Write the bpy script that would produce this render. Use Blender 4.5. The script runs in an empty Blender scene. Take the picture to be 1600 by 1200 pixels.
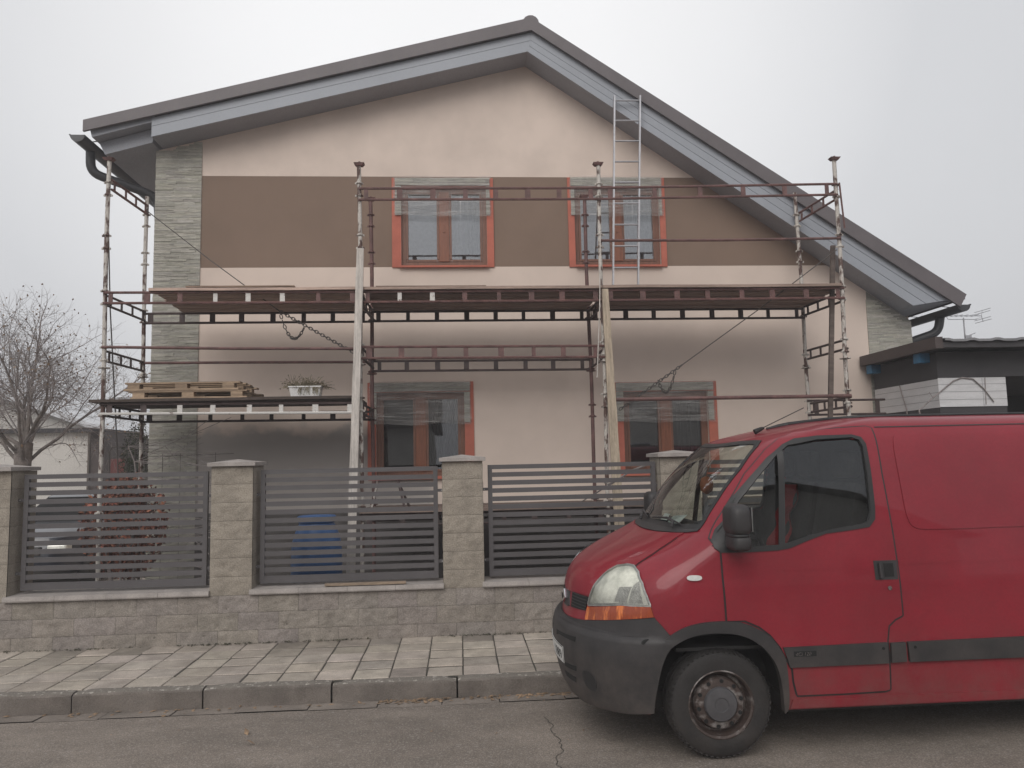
import bpy, bmesh, math, random
from mathutils import Vector, Matrix
from mathutils.geometry import tessellate_polygon
PI = math.pi; R = math.radians
sc = bpy.context.scene
COL = sc.collection
# ------------------------------------------------------------------ camera
CAM = Vector((0, 0, 1.8)); FPX = 1203.0
PITCH, YAW, ROLL = R(5.75), R(3.96), R(1.24)
cF = Vector((math.sin(YAW)*math.cos(PITCH), math.cos(YAW)*math.cos(PITCH), math.sin(PITCH)))
r0 = Vector((math.cos(YAW), -math.sin(YAW), 0)); u0 = r0.cross(cF)
cR = r0*math.cos(ROLL) - u0*math.sin(ROLL); cU = u0*math.cos(ROLL) + r0*math.sin(ROLL)
cam = bpy.data.cameras.new('camera'); cam.lens = FPX/1600*36; cam.sensor_width = 36; cam.clip_end = 3000
co = bpy.data.objects.new('camera', cam); COL.objects.link(co)
m3 = Matrix((cR, cU, -cF)).transposed()
co.matrix_world = Matrix.Translation(CAM) @ m3.to_4x4()
sc.camera = co
# ------------------------------------------------------------------ sky, sun, exposure
SUN_EL, SUN_AZ = R(38), R(200)           # azimuth clockwise from +y: behind the photographer
w = bpy.data.worlds.new('World'); sc.world = w; w.use_nodes = True
nt = w.node_tree; nt.nodes.clear()
N = nt.nodes.new; LK = nt.links.new
sky = N('ShaderNodeTexSky'); sky.sky_type = 'NISHITA'; sky.sun_disc = False
sky.sun_elevation = SUN_EL; sky.sun_rotation = SUN_AZ; sky.dust_density = 5; sky.air_density = 1.5
hs = N('ShaderNodeHueSaturation'); hs.inputs['Saturation'].default_value = .15
LK(sky.outputs[0], hs.inputs['Color'])
tc = N('ShaderNodeTexCoord'); dp = N('ShaderNodeVectorMath'); dp.operation = 'DOT_PRODUCT'
gv = Vector((-.02, .86, .50)).normalized(); dp.inputs[1].default_value = gv
LK(tc.outputs['Generated'], dp.inputs[0])
cr = N('ShaderNodeValToRGB'); e = cr.color_ramp.elements
e[0].position = .55; e[0].color = (.60, .61, .635, 1); e[1].position = .985; e[1].color = (.99, .99, 1.0, 1)
ee = cr.color_ramp.elements.new(.86); ee.color = (.70, .71, .735, 1)
LK(dp.outputs['Value'], cr.inputs[0])
nz = N('ShaderNodeTexNoise'); nz.inputs['Scale'].default_value = 1.6; nz.inputs['Detail'].default_value = 4
LK(tc.outputs['Generated'], nz.inputs['Vector'])
mr = N('ShaderNodeMapRange'); mr.inputs[1].default_value = .3; mr.inputs[2].default_value = .7; mr.inputs[3].default_value = 8.2; mr.inputs[4].default_value = 8.9
LK(nz.outputs[0], mr.inputs[0])
sm = N('ShaderNodeVectorMath'); sm.operation = 'SCALE'; LK(cr.outputs[0], sm.inputs[0]); LK(mr.outputs[0], sm.inputs['Scale'])
mx = N('ShaderNodeMix'); mx.data_type = 'RGBA'; mx.inputs[0].default_value = .88
LK(hs.outputs[0], mx.inputs[6]); LK(sm.outputs[0], mx.inputs[7])
bg = N('ShaderNodeBackground'); bg.inputs[1].default_value = .1
LK(mx.outputs[2], bg.inputs[0]); wo = N('ShaderNodeOutputWorld'); LK(bg.outputs[0], wo.inputs[0])
sl = bpy.data.lights.new('sun', 'SUN'); sl.energy = 1.35; sl.angle = R(45); sl.color = (1, .95, .90)
so = bpy.data.objects.new('sun', sl); COL.objects.link(so)
sd = Vector((math.sin(SUN_AZ)*math.cos(SUN_EL), math.cos(SUN_AZ)*math.cos(SUN_EL), math.sin(SUN_EL)))
so.rotation_euler = sd.to_track_quat('Z', 'Y').to_euler(); so.location = (0, -20, 30)
sc.view_settings.view_transform = 'Standard'; sc.view_settings.look = 'None'
sc.view_settings.exposure = .27; sc.view_settings.gamma = 1
# ------------------------------------------------------------------ helpers
ORG = {}
def at(px, py, Y):                        # photo pixel -> point on the plane y = Y
    d = cF*FPX + cR*(px-800) - cU*(py-600)
    return CAM + d*((Y-CAM.y)/d.y)
def mat(name, col, rough=.75, var=.18, vs=3.0, bump=.15, bs=60, metal=0, coat=0, col2=None, lo=.35, hi=.65, detail=6, spec=.5, stretch=None, fine=.1):
    m = bpy.data.materials.new(name); m.use_nodes = True
    t = m.node_tree; n = t.nodes; l = t.links; b = n['Principled BSDF']
    b.inputs['Roughness'].default_value = rough; b.inputs['Metallic'].default_value = metal
    b.inputs['Coat Weight'].default_value = coat; b.inputs['Specular IOR Level'].default_value = spec
    c = n.new('ShaderNodeTexCoord'); vec = c.outputs['Object']
    if stretch:
        mp = n.new('ShaderNodeMapping'); mp.inputs['Scale'].default_value = stretch; l.new(vec, mp.inputs[0]); vec = mp.outputs[0]
    a = n.new('ShaderNodeTexNoise'); a.inputs['Scale'].default_value = vs; a.inputs['Detail'].default_value = detail; a.inputs['Roughness'].default_value = .62
    l.new(vec, a.inputs['Vector'])
    r = n.new('ShaderNodeValToRGB'); el = r.color_ramp.elements
    el[0].position = lo; el[1].position = hi
    if col2 is None:
        el[0].color = (*[x*(1-var) for x in col], 1); el[1].color = (*[min(1, x*(1+var)) for x in col], 1)
    else:
        el[0].color = (*col, 1); el[1].color = (*col2, 1)
    l.new(a.outputs[0], r.inputs[0])
    f = n.new('ShaderNodeTexNoise'); f.inputs['Scale'].default_value = bs; f.inputs['Detail'].default_value = 3
    l.new(vec, f.inputs['Vector'])
    mm = n.new('ShaderNodeMapRange'); mm.inputs[1].default_value = .3; mm.inputs[2].default_value = .7
    mm.inputs[3].default_value = 1-fine; mm.inputs[4].default_value = 1+fine
    l.new(f.outputs[0], mm.inputs[0])
    v = n.new('ShaderNodeVectorMath'); v.operation = 'SCALE'; l.new(r.outputs[0], v.inputs[0]); l.new(mm.outputs[0], v.inputs['Scale'])
    l.new(v.outputs[0], b.inputs['Base Color'])
    if bump:
        bp = n.new('ShaderNodeBump'); bp.inputs['Strength'].default_value = bump; bp.inputs['Distance'].default_value = .01
        l.new(f.outputs[0], bp.inputs['Height']); l.new(bp.outputs[0], b.inputs['Normal'])
    m['_out'] = 1
    return m
def attr_tint(m, attr='tint'):            # multiplies a per-face colour (each slab, stone or board its own shade)
    t = m.node_tree; b = t.nodes['Principled BSDF']; lk = b.inputs['Base Color'].links[0]; src = lk.from_socket
    a = t.nodes.new('ShaderNodeAttribute'); a.attribute_name = attr
    v = t.nodes.new('ShaderNodeVectorMath'); v.operation = 'MULTIPLY'
    m['tinted'] = 1; t.links.new(src, v.inputs[0]); t.links.new(a.outputs['Color'], v.inputs[1]); t.links.new(v.outputs[0], b.inputs['Base Color'])
    return m
def glass(name, tint, ior=1.8, rough=.02, base=0.0, wav=.0):
    m = bpy.data.materials.new(name); m.use_nodes = True; t = m.node_tree; n = t.nodes; n.clear(); l = t.links
    tr = n.new('ShaderNodeBsdfTransparent'); tr.inputs[0].default_value = (*tint, 1)
    g = n.new('ShaderNodeBsdfGlossy'); g.inputs['Roughness'].default_value = rough; g.inputs[0].default_value = (.9, .92, .95, 1)
    f = n.new('ShaderNodeFresnel'); f.inputs[0].default_value = ior
    ns = n.new('ShaderNodeTexNoise'); ns.inputs['Scale'].default_value = 1.3
    bp = n.new('ShaderNodeBump'); bp.inputs['Strength'].default_value = wav; bp.inputs['Distance'].default_value = .02
    l.new(ns.outputs[0], bp.inputs['Height']); l.new(bp.outputs[0], g.inputs['Normal']); 
    mxs = n.new('ShaderNodeMixShader'); l.new(f.outputs[0], mxs.inputs[0]); l.new(tr.outputs[0], mxs.inputs[1]); l.new(g.outputs[0], mxs.inputs[2])
    o = n.new('ShaderNodeOutputMaterial'); l.new(mxs.outputs[0], o.inputs[0])
    return m
def asphalt_mat():
    m = mat('asphalt', (.280, .238, .202), .92, .14, .9, .55, 150, fine=.22, detail=8, lo=.3, hi=.7)
    t = m.node_tree; n = t.nodes; l = t.links; b = n['Principled BSDF']; src = b.inputs['Base Color'].links[0].from_socket
    c = n.new('ShaderNodeTexCoord')
    def ns(sc_, det, lo, hi, a, b_, stretch=None):
        v = c.outputs['Object']
        if stretch:
            mp = n.new('ShaderNodeMapping'); mp.inputs['Scale'].default_value = stretch; l.new(v, mp.inputs[0]); v = mp.outputs[0]
        x = n.new('ShaderNodeTexNoise'); x.inputs['Scale'].default_value = sc_; x.inputs['Detail'].default_value = det; x.inputs['Roughness'].default_value = .7; l.new(v, x.inputs['Vector'])
        r = n.new('ShaderNodeMapRange'); r.inputs[1].default_value = lo; r.inputs[2].default_value = hi; r.inputs[3].default_value = a; r.inputs[4].default_value = b_; l.new(x.outputs[0], r.inputs[0]); return r.outputs[0]
    def vor(sc_, a, b_, hi):
        x = n.new('ShaderNodeTexVoronoi'); x.inputs['Scale'].default_value = sc_; l.new(c.outputs['Object'], x.inputs['Vector'])
        r = n.new('ShaderNodeMapRange'); r.inputs[1].default_value = 0; r.inputs[2].default_value = hi; r.inputs[3].default_value = a; r.inputs[4].default_value = b_; l.new(x.outputs['Distance'], r.inputs[0]); return r.outputs[0], x
    fs = [ns(.55, 6, .42, .62, .82, 1.14), ns(2.6, 5, .40, .60, .90, 1.08, (.35, 1, 1)), ns(9, 4, .60, .70, 1.0, .82)]
    g, vx = vor(85, 1.25, .72, .6); fs.append(g)
    cur = src
    for f in fs:
        v = n.new('ShaderNodeVectorMath'); v.operation = 'SCALE'; l.new(cur, v.inputs[0]); l.new(f, v.inputs['Scale']); cur = v.outputs[0]
    sp = n.new('ShaderNodeSeparateColor'); l.new(vx.outputs['Color'], sp.inputs[0])
    th = n.new('ShaderNodeMapRange'); th.inputs[1].default_value = .90; th.inputs[2].default_value = .96; th.inputs[3].default_value = 0; th.inputs[4].default_value = .55; l.new(sp.outputs[0], th.inputs[0])
    mx_ = n.new('ShaderNodeMix'); mx_.data_type = 'RGBA'; mx_.inputs[7].default_value = (.36, .33, .30, 1); l.new(th.outputs[0], mx_.inputs[0]); l.new(cur, mx_.inputs[6])
    l.new(mx_.outputs[2], b.inputs['Base Color']); return m
class MB:
    def __init__(s): s.v = []; s.f = []; s.m = []; s.t = []; s.mi = 0; s.tint = (1, 1, 1)
    def face(s, idx): s.f.append(tuple(idx)); s.m.append(s.mi); s.t.append(s.tint)
    def add(s, pts, faces):
        b = len(s.v); s.v += [Vector(p) for p in pts]
        for f in faces: s.face([b+i for i in f])
    def box(s, x0, x1, y0, y1, z0, z1, bev=0):
        if bev:
            bm = bmesh.new(); bmesh.ops.create_cube(bm, size=1)
            for v in bm.verts: v.co = Vector(((x0+x1)/2+v.co.x*(x1-x0), (y0+y1)/2+v.co.y*(y1-y0), (z0+z1)/2+v.co.z*(z1-z0)))
            bmesh.ops.bevel(bm, geom=bm.edges[:], offset=bev, segments=2, affect='EDGES', profile=.5)
            bm.verts.index_update(); s.add([v.co.copy() for v in bm.verts], [[v.index for v in f.verts] for f in bm.faces]); bm.free(); return
        s.add([(x0,y0,z0),(x1,y0,z0),(x1,y1,z0),(x0,y1,z0),(x0,y0,z1),(x1,y0,z1),(x1,y1,z1),(x0,y1,z1)],
              [(0,3,2,1),(4,5,6,7),(0,1,5,4),(1,2,6,5),(2,3,7,6),(3,0,4,7)])
    def bar(s, p, q, w, h, up=(0,0,1)):      # rectangular bar between two points
        p, q = Vector(p), Vector(q); d = (q-p).normalized(); up = Vector(up)
        sx = d.cross(up)
        if sx.length < 1e-3: sx = d.cross(Vector((1,0,0)))
        sx.normalize(); sy = sx.cross(d)
        pts = [c + sx*a*w/2 + sy*b*h/2 for c in (p, q) for a, b in ((-1,-1),(1,-1),(1,1),(-1,1))]
        s.add(pts, [(0,3,2,1),(4,5,6,7),(0,1,5,4),(1,2,6,5),(2,3,7,6),(3,0,4,7)])
    def tube(s, pts, r, n=8, caps=True):
        pts = [Vector(p) for p in pts]; rs = r if isinstance(r, (list, tuple)) else [r]*len(pts)
        b = len(s.v); a0 = None
        for i, p in enumerate(pts):
            d = (pts[min(i+1, len(pts)-1)]-pts[max(i-1, 0)]).normalized()
            if a0 is None: a0 = d.orthogonal().normalized()
            a0 = (a0-d*a0.dot(d)).normalized(); c0 = d.cross(a0)
            for k in range(n):
                t = 2*PI*k/n; s.v.append(p+(a0*math.cos(t)+c0*math.sin(t))*rs[i])
        for i in range(len(pts)-1):
            for k in range(n): s.face((b+i*n+k, b+i*n+(k+1)%n, b+(i+1)*n+(k+1)%n, b+(i+1)*n+k))
        if caps:
            s.face([b+k for k in range(n)][::-1]); s.face([b+(len(pts)-1)*n+k for k in range(n)])
    def lathe(s, prof, c, axis='z', n=24, ang=2*PI, caps=(1, 1)):      # prof: (radius, height)
        c = Vector(c); b = len(s.v)
        for r_, h in prof:
            for k in range(n):
                t = ang*k/n; a, d = r_*math.cos(t), r_*math.sin(t)
                s.v.append(c+Vector({'z': (a, d, h), 'y': (a, h, d), 'x': (h, a, d)}[axis]))
        for i in range(len(prof)-1):
            for k in range(n): s.face((b+i*n+k, b+i*n+(k+1)%n, b+(i+1)*n+(k+1)%n, b+(i+1)*n+k))
        if caps[0]: s.face([b+k for k in range(n)][::-1])
        if caps[1]: s.face([b+(len(prof)-1)*n+k for k in range(n)])
    def prism(s, poly, y0, y1):               # polygon in (x, z) extruded along y
        n = len(poly); tri = tessellate_polygon([[Vector((a, b, 0)) for a, b in poly]])
        pts = [(a, y0, b) for a, b in poly]+[(a, y1, b) for a, b in poly]
        s.add(pts, [t for t in tri]+[[i+n for i in t][::-1] for t in tri]+[(i, (i+1) % n, n+(i+1) % n, n+i) for i in range(n)])
    def prism_x(s, poly, x0, x1):             # polygon in (y, z) extruded along x
        n = len(poly); tri = tessellate_polygon([[Vector((a, b, 0)) for a, b in poly]])
        pts = [(x0, a, b) for a, b in poly]+[(x1, a, b) for a, b in poly]
        s.add(pts, [t for t in tri]+[[i+n for i in t][::-1] for t in tri]+[(i, (i+1) % n, n+(i+1) % n, n+i) for i in range(n)])
    def build(s, name, mats, parent=None, smooth=None, loc=None):
        if not isinstance(mats, (list, tuple)): mats = [mats]
        me = bpy.data.meshes.new(name); o = bpy.data.objects.new(name, me)
        if parent is not None: org = ORG[parent.name]
        else: org = Vector(loc) if loc is not None else Vector((0, 0, 0)); o.location = org
        me.from_pydata([v-org for v in s.v], [], s.f)
        for m_ in mats: me.materials.append(m_)
        me.polygons.foreach_set('material_index', s.m)
        if any(t != (1, 1, 1) for t in s.t) or any('tinted' in m_ for m_ in mats):
            a = me.attributes.new('tint', 'FLOAT_COLOR', 'FACE')
            a.data.foreach_set('color', [c for t in s.t for c in (*t, 1)])
        bm = bmesh.new(); bm.from_mesh(me); bmesh.ops.recalc_face_normals(bm, faces=bm.faces[:]); bm.to_mesh(me); bm.free()
        COL.objects.link(o)
        if parent is not None: o.parent = parent
        ORG[o.name] = org
        if smooth:
            me.shade_smooth(); me.set_sharp_from_angle(angle=R(smooth))
        return o
def tag(o, label=None, cat=None, group=None, kind=None):
    if label: o['label'] = label
    if cat: o['category'] = cat
    if group: o['group'] = group
    if kind: o['kind'] = kind
    return o
def thing(name, loc, label, cat, group=None):
    o = bpy.data.objects.new(name, None); o.empty_display_size = .2; COL.objects.link(o); o.location = loc
    ORG[o.name] = Vector(loc); return tag(o, label, cat, group)
def copy_tree(o, parent=None, loc=None):
    c = o.copy(); COL.objects.link(c); c.parent = parent; ORG[c.name] = ORG[o.name]
    if loc is not None: c.location = loc
    for ch in list(o.children): copy_tree(ch, c)
    return c
def text_mesh(mb, s, size, origin, xdir, ydir, depth=.002, align='LEFT'):
    cu = bpy.data.curves.new('lettering', 'FONT'); cu.body = s; cu.size = size; cu.extrude = depth; cu.align_x = align
    o = bpy.data.objects.new('lettering', cu); COL.objects.link(o)
    me = bpy.data.meshes.new_from_object(o.evaluated_get(bpy.context.evaluated_depsgraph_get()))
    X, Y = Vector(xdir).normalized(), Vector(ydir).normalized(); Z = X.cross(Y); O = Vector(origin)
    mb.add([O+X*v.co.x+Y*v.co.y+Z*v.co.z for v in me.vertices], [list(p.vertices) for p in me.polygons])
    bpy.data.objects.remove(o); bpy.data.meshes.remove(me); bpy.data.curves.remove(cu)
rnd = random.Random(7)
# ------------------------------------------------------------------ materials
M = {}
M['asphalt'] = asphalt_mat()
M['slab'] = attr_tint(mat('paving slab', (.375, .332, .292), .92, .26, 5, .45, 120, fine=.2, lo=.3, hi=.7))
M['joint'] = mat('joint dirt', (.06, .055, .045), .95, .4, 9, .5, 60)
M['kerb'] = mat('kerb concrete', (.150, .130, .114), .92, .22, 4, .5, 110, fine=.2)
M['kerbtop'] = mat('worn kerb top', (.165, .148, .128), .92, 0, 26, .5, 90, col2=(.36, .335, .30), lo=.55, hi=.64, fine=.2)
M['gutter'] = mat('gutter strip', (.21, .18, .155), .92, .25, 3, .4, 100, fine=.2)
M['soil'] = mat('garden soil', (.33, .30, .265), .95, .4, 2, .8, 30)
M['field'] = mat('ground', (.11, .11, .08), .95, .3, .2, .3, 8)
M['split'] = attr_tint(mat('split face block', (.262, .236, .207), .95, .14, 5, .8, 90, fine=.22))
M['mortar'] = mat('block joint', (.15, .135, .115), .95, .2, 5, .2, 60)
M['cap'] = mat('concrete cap', (.34, .31, .29), .85, .15, 5, .25, 90, fine=.12)
M['moss'] = mat('moss', (.075, .072, .048), .95, .4, 9, 0, 40)
M['fence'] = mat('grey fence paint', (.090, .084, .087), .5, .1, 2, .05, 60, fine=.04)
M['bolt'] = mat('bolt', (.4, .4, .4), .4, .2, 5, 0, 60, metal=.8)
M['cream'] = mat('cream render', (.66, .555, .485), .92, .075, 1.3, .35, 190, fine=.07)
M['brown'] = mat('brown render', (.215, .152, .115), .92, .08, .8, .35, 190, fine=.10)
M['stone'] = attr_tint(mat('ledge stone', (.395, .38, .34), .9, .16, 9, .7, 60, fine=.18, stretch=(1, 1, 5)))
M['plinth'] = mat('dark plinth', (.085, .078, .075), .9, .25, 2, .4, 80)
M['fascia'] = mat('grey fascia board', (.30, .32, .355), .5, .05, 1, .05, 50, fine=.03)
M['roofedge'] = mat('brown metal verge', (.112, .098, .102), .5, .12, 1.5, .05, 50, fine=.05)
M['gutterm'] = mat('anthracite gutter', (.045, .047, .052), .45, .15, 3, .03, 50)
M['soffit'] = mat('soffit board', (.28, .29, .32), .6, .06, 1, .05, 50)
M['wood'] = mat('window frame brown', (.165, .072, .044), .45, .18, 6, .1, 40, stretch=(8, 8, .6))
M['mullion'] = mat('window mullion', (.20, .07, .035), .45, .18, 6, .1, 40, stretch=(8, 8, .6))
M['orange'] = mat('orange primer', (.45, .135, .092), .8, .12, 3, .2, 90)
M['film'] = None
M['curtain'] = mat('white curtain', (.84, .84, .85), .9, .1, 2, .05, 20)
M['dimcurtain'] = mat('grey curtain', (.13, .125, .12), .9, .2, 2, .05, 20)
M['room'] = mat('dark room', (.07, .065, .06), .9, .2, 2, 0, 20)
M['winglass'] = glass('window glass', (.97, .97, .97), 3.5, .015, wav=.06)
M['winglasslow'] = glass('lower window glass', (.7, .7, .68), 2.3, .02, wav=.08)
M['red_steel'] = mat('red oxide steel', (.125, .062, .056), .6, .3, 8, .2, 50, col2=None, fine=.2)
M['dark_steel'] = mat('dark steel', (.060, .040, .038), .6, .3, 8, .2, 50)
M['pole'] = mat('flaking white paint on rusty steel', (.085, .045, .035), .65, 0, 14, .5, 90, col2=(.50, .47, .43), lo=.43, hi=.52, stretch=(1, 1, .45), fine=.2)
M['white_flake'] = mat('flaking white paint', (.12, .06, .05), .65, 0, 11, .4, 90, col2=(.62, .60, .57), lo=.32, hi=.40)
M['plank'] = attr_tint(mat('weathered plank', (.125, .098, .085), .9, .3, 3, .4, 40, stretch=(.5, 6, 6), fine=.15))
M['pale_wood'] = mat('pale timber', (.52, .48, .44), .8, .28, 5, .25, 40, stretch=(6, 6, .5), fine=.12)
M['yellow_wood'] = mat('yellowed timber', (.40, .33, .25), .8, .3, 5, .25, 40, stretch=(6, 6, .5), fine=.15)
M['pallet'] = attr_tint(mat('pallet wood', (.27, .205, .15), .85, .25, 5, .3, 40, stretch=(.6, 6, 6), fine=.15))
M['alu'] = mat('aluminium', (.42, .42, .44), .4, .1, 4, .05, 50, metal=.6)
M['cable'] = mat('steel cable', (.07, .06, .055), .6, .3, 5, 0, 50)
M['barrel'] = mat('blue plastic', (.045, .125, .31), .4, .15, 3, .05, 40)
M['bark'] = mat('bark', (.19, .165, .15), .95, .3, 8, .6, 40)
M['twig'] = mat('twigs', (.25, .222, .215), .95, .3, 8, 0, 40)
M['dryleaf'] = mat('dry leaf', (.24, .165, .105), .9, .4, 5, 0, 40)
M['beech'] = attr_tint(mat('brown beech leaf', (.19, .075, .052), .85, .4, 5, 0, 40))
M['green'] = attr_tint(mat('dark evergreen leaf', (.04, .05, .03), .8, .4, 5, 0, 40))
M['boxwhite'] = mat('white plastic', (.74, .73, .72), .6, .06, 6, .05, 60)
M['herb'] = mat('dry herb', (.20, .17, .11), .9, .3, 9, 0, 40)
M['whitewall'] = mat('pale warehouse wall', (.52, .50, .47), .9, .1, .5, .2, 40)
M['darkwall'] = mat('anthracite shed wall', (.047, .045, .048), .85, .12, 2, .2, 90)
M['shedfascia'] = mat('dark brown fascia', (.062, .047, .044), .6, .15, 2, .1, 60)
M['whiteboard'] = mat('white painted board', (.56, .56, .57), .7, .07, 3, .1, 60, stretch=(1, 1, 6))
M['bluebeam'] = mat('blue beam', (.03, .14, .26), .6, .15, 4, .1, 60)
M['lightroof'] = mat('pale roof sheet', (.60, .61, .63), .6, .08, 2, .05, 40)
M['sheet'] = mat('grey roof sheet', (.20, .20, .21), .5, .12, 2, .05, 40)
M['black'] = mat('black void', (.012, .012, .012), .9, .2, 2, 0, 30)
M['paint'] = mat('red van paint', (.225, .012, .024), .50, .14, 1.1, .02, 60, coat=.5, spec=.25, fine=.05)
M['plastic'] = mat('black plastic', (.030, .0285, .030), .55, .16, 5, .06, 120, fine=.08)
M['rubber'] = mat('rubber', (.016, .015, .015), .75, .25, 9, .2, 70)
M['seal'] = mat('rubber seal', (.020, .020, .021), .5, .1, 4, 0, 60)
M['lining'] = mat('cab lining', (.035, .034, .034), .9, .2, 3, .1, 40)
M['seat'] = mat('seat cloth', (.055, .050, .052), .95, .3, 5, .2, 60)
M['redcloth'] = mat('red cloth', (.34, .03, .035), .95, .3, 5, .3, 30)
M['vanglass'] = glass('van glass', (.74, .78, .75), 1.75, .015, wav=.0)
M['screenglass'] = glass('windscreen glass', (.86, .90, .87), 1.33, .015)
M['rim'] = mat('rusty wheel steel', (.060, .042, .036), .6, 0, 13, .3, 60, col2=(.27, .25, .24), lo=.50, hi=.68, metal=.2, fine=.15)
M['hubcap'] = mat('hub cap', (.070, .068, .072), .5, .12, 9, .05, 60)
M['chrome'] = mat('chrome', (.75, .75, .77), .12, .05, 4, 0, 60, metal=1)
M['reflector'] = mat('headlight reflector', (.62, .63, .58), .25, 0, 7, .3, 30, metal=.25, col2=(.92, .92, .86), lo=.4, hi=.6)
M['ribbed'] = mat('ribbed reflector', (.40, .40, .39), .3, .2, 9, .5, 130, metal=.4)
M['amber'] = mat('amber lens', (.30, .055, .018), .18, 0, 9, .2, 40, coat=.8, col2=(.72, .20, .05), lo=.52, hi=.66, stretch=(2, 2, .5))
M['lens'] = glass('headlight lens', (.97, .97, .94), 1.5, .06, wav=.15)
M['plate'] = mat('plate white', (.62, .62, .60), .5, .06, 8, 0, 50)
M['plateink'] = mat('plate ink', (.02, .02, .025), .6, .1, 8, 0, 50)
M['paper'] = mat('pale paper', (.66, .72, .68), .8, .05, 8, 0, 50)
M['orangecloth'] = mat('orange cloth', (.26, .085, .035), .8, .2, 8, .1, 50)
M['tail'] = mat('red lens', (.30, .02, .02), .2, .1, 8, 0, 50, coat=.5)
M['carpaint'] = mat('dark blue car paint', (.014, .016, .026), .3, .15, 2, 0, 50, coat=.7)
M['carglass'] = glass('car glass', (.25, .27, .28), 1.7)
M['redpaint'] = mat('dull red board', (.24, .085, .08), .8, .15, 3, .1, 50)
M['tile'] = mat('roof tiles', (.075, .050, .045), .85, .2, 3, .3, 12)
M['render2'] = mat('house render', (.60, .57, .53), .9, .1, 1, .1, 50)
M['roofing'] = mat('roof sheet brown', (.11, .09, .09), .6, .15, 2, .2, 20)
def dirt(m, z0, z1, amount, col=(.15, .12, .10)):
    t = m.node_tree; n = t.nodes; l = t.links; b = n['Principled BSDF']; src = b.inputs['Base Color'].links[0].from_socket
    c = n.new('ShaderNodeTexCoord'); sp = n.new('ShaderNodeSeparateXYZ'); l.new(c.outputs['Object'], sp.inputs[0])
    a = n.new('ShaderNodeMapRange'); a.inputs[1].default_value = z0; a.inputs[2].default_value = z1; a.inputs[3].default_value = 1; a.inputs[4].default_value = .12; l.new(sp.outputs[2], a.inputs[0])
    ns = n.new('ShaderNodeTexNoise'); ns.inputs['Scale'].default_value = 5; ns.inputs['Detail'].default_value = 7; ns.inputs['Roughness'].default_value = .7; l.new(c.outputs['Object'], ns.inputs['Vector'])
    r = n.new('ShaderNodeMapRange'); r.inputs[1].default_value = .35; r.inputs[2].default_value = .75; r.inputs[3].default_value = .1; r.inputs[4].default_value = 1; l.new(ns.outputs[0], r.inputs[0])
    mu = n.new('ShaderNodeMath'); mu.operation = 'MULTIPLY'; l.new(a.outputs[0], mu.inputs[0]); l.new(r.outputs[0], mu.inputs[1])
    m2 = n.new('ShaderNodeMath'); m2.operation = 'MULTIPLY'; m2.inputs[1].default_value = amount; l.new(mu.outputs[0], m2.inputs[0])
    x = n.new('ShaderNodeMix'); x.data_type = 'RGBA'; x.inputs[7].default_value = (*col, 1); l.new(m2.outputs[0], x.inputs[0]); l.new(src, x.inputs[6]); l.new(x.outputs[2], b.inputs['Base Color'])
    q = n.new('ShaderNodeMapRange'); q.inputs[3].default_value = b.inputs['Coat Weight'].default_value; q.inputs[4].default_value = 0; l.new(m2.outputs[0], q.inputs[0]); l.new(q.outputs[0], b.inputs['Coat Weight'])
dirt(M['paint'], .25, .75, .55); dirt(M['plastic'], .25, .75, .5); dirt(M['rubber'], -.2, .6, .35)
def film_mat():
    m = bpy.data.materials.new('clear masking film'); m.use_nodes = True; t = m.node_tree; n = t.nodes; l = t.links; n.clear()
    tr = n.new('ShaderNodeBsdfTransparent'); tr.inputs[0].default_value = (.92, .92, .92, 1)
    p = n.new('ShaderNodeBsdfPrincipled'); p.inputs['Base Color'].default_value = (.62, .61, .59, 1); p.inputs['Roughness'].default_value = .3
    c = n.new('ShaderNodeTexCoord'); mp = n.new('ShaderNodeMapping'); mp.inputs['Rotation'].default_value = (0, R(-38), 0); mp.inputs['Scale'].default_value = (2.2, 3, 34)
    l.new(c.outputs['Object'], mp.inputs[0])
    ns = n.new('ShaderNodeTexNoise'); ns.inputs['Scale'].default_value = 1.2; ns.inputs['Detail'].default_value = 5; l.new(mp.outputs[0], ns.inputs['Vector'])
    bp = n.new('ShaderNodeBump'); bp.inputs['Strength'].default_value = .9; bp.inputs['Distance'].default_value = .03
    l.new(ns.outputs[0], bp.inputs['Height']); l.new(bp.outputs[0], p.inputs['Normal'])
    r = n.new('ShaderNodeMapRange'); r.inputs[1].default_value = .46; r.inputs[2].default_value = .74; r.inputs[3].default_value = .12; r.inputs[4].default_value = .42
    l.new(ns.outputs[0], r.inputs[0])
    mxs = n.new('ShaderNodeMixShader'); l.new(r.outputs[0], mxs.inputs[0]); l.new(tr.outputs[0], mxs.inputs[1]); l.new(p.outputs[0], mxs.inputs[2])
    o = n.new('ShaderNodeOutputMaterial'); l.new(mxs.outputs[0], o.inputs[0]); return m
M['film'] = film_mat()
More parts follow.
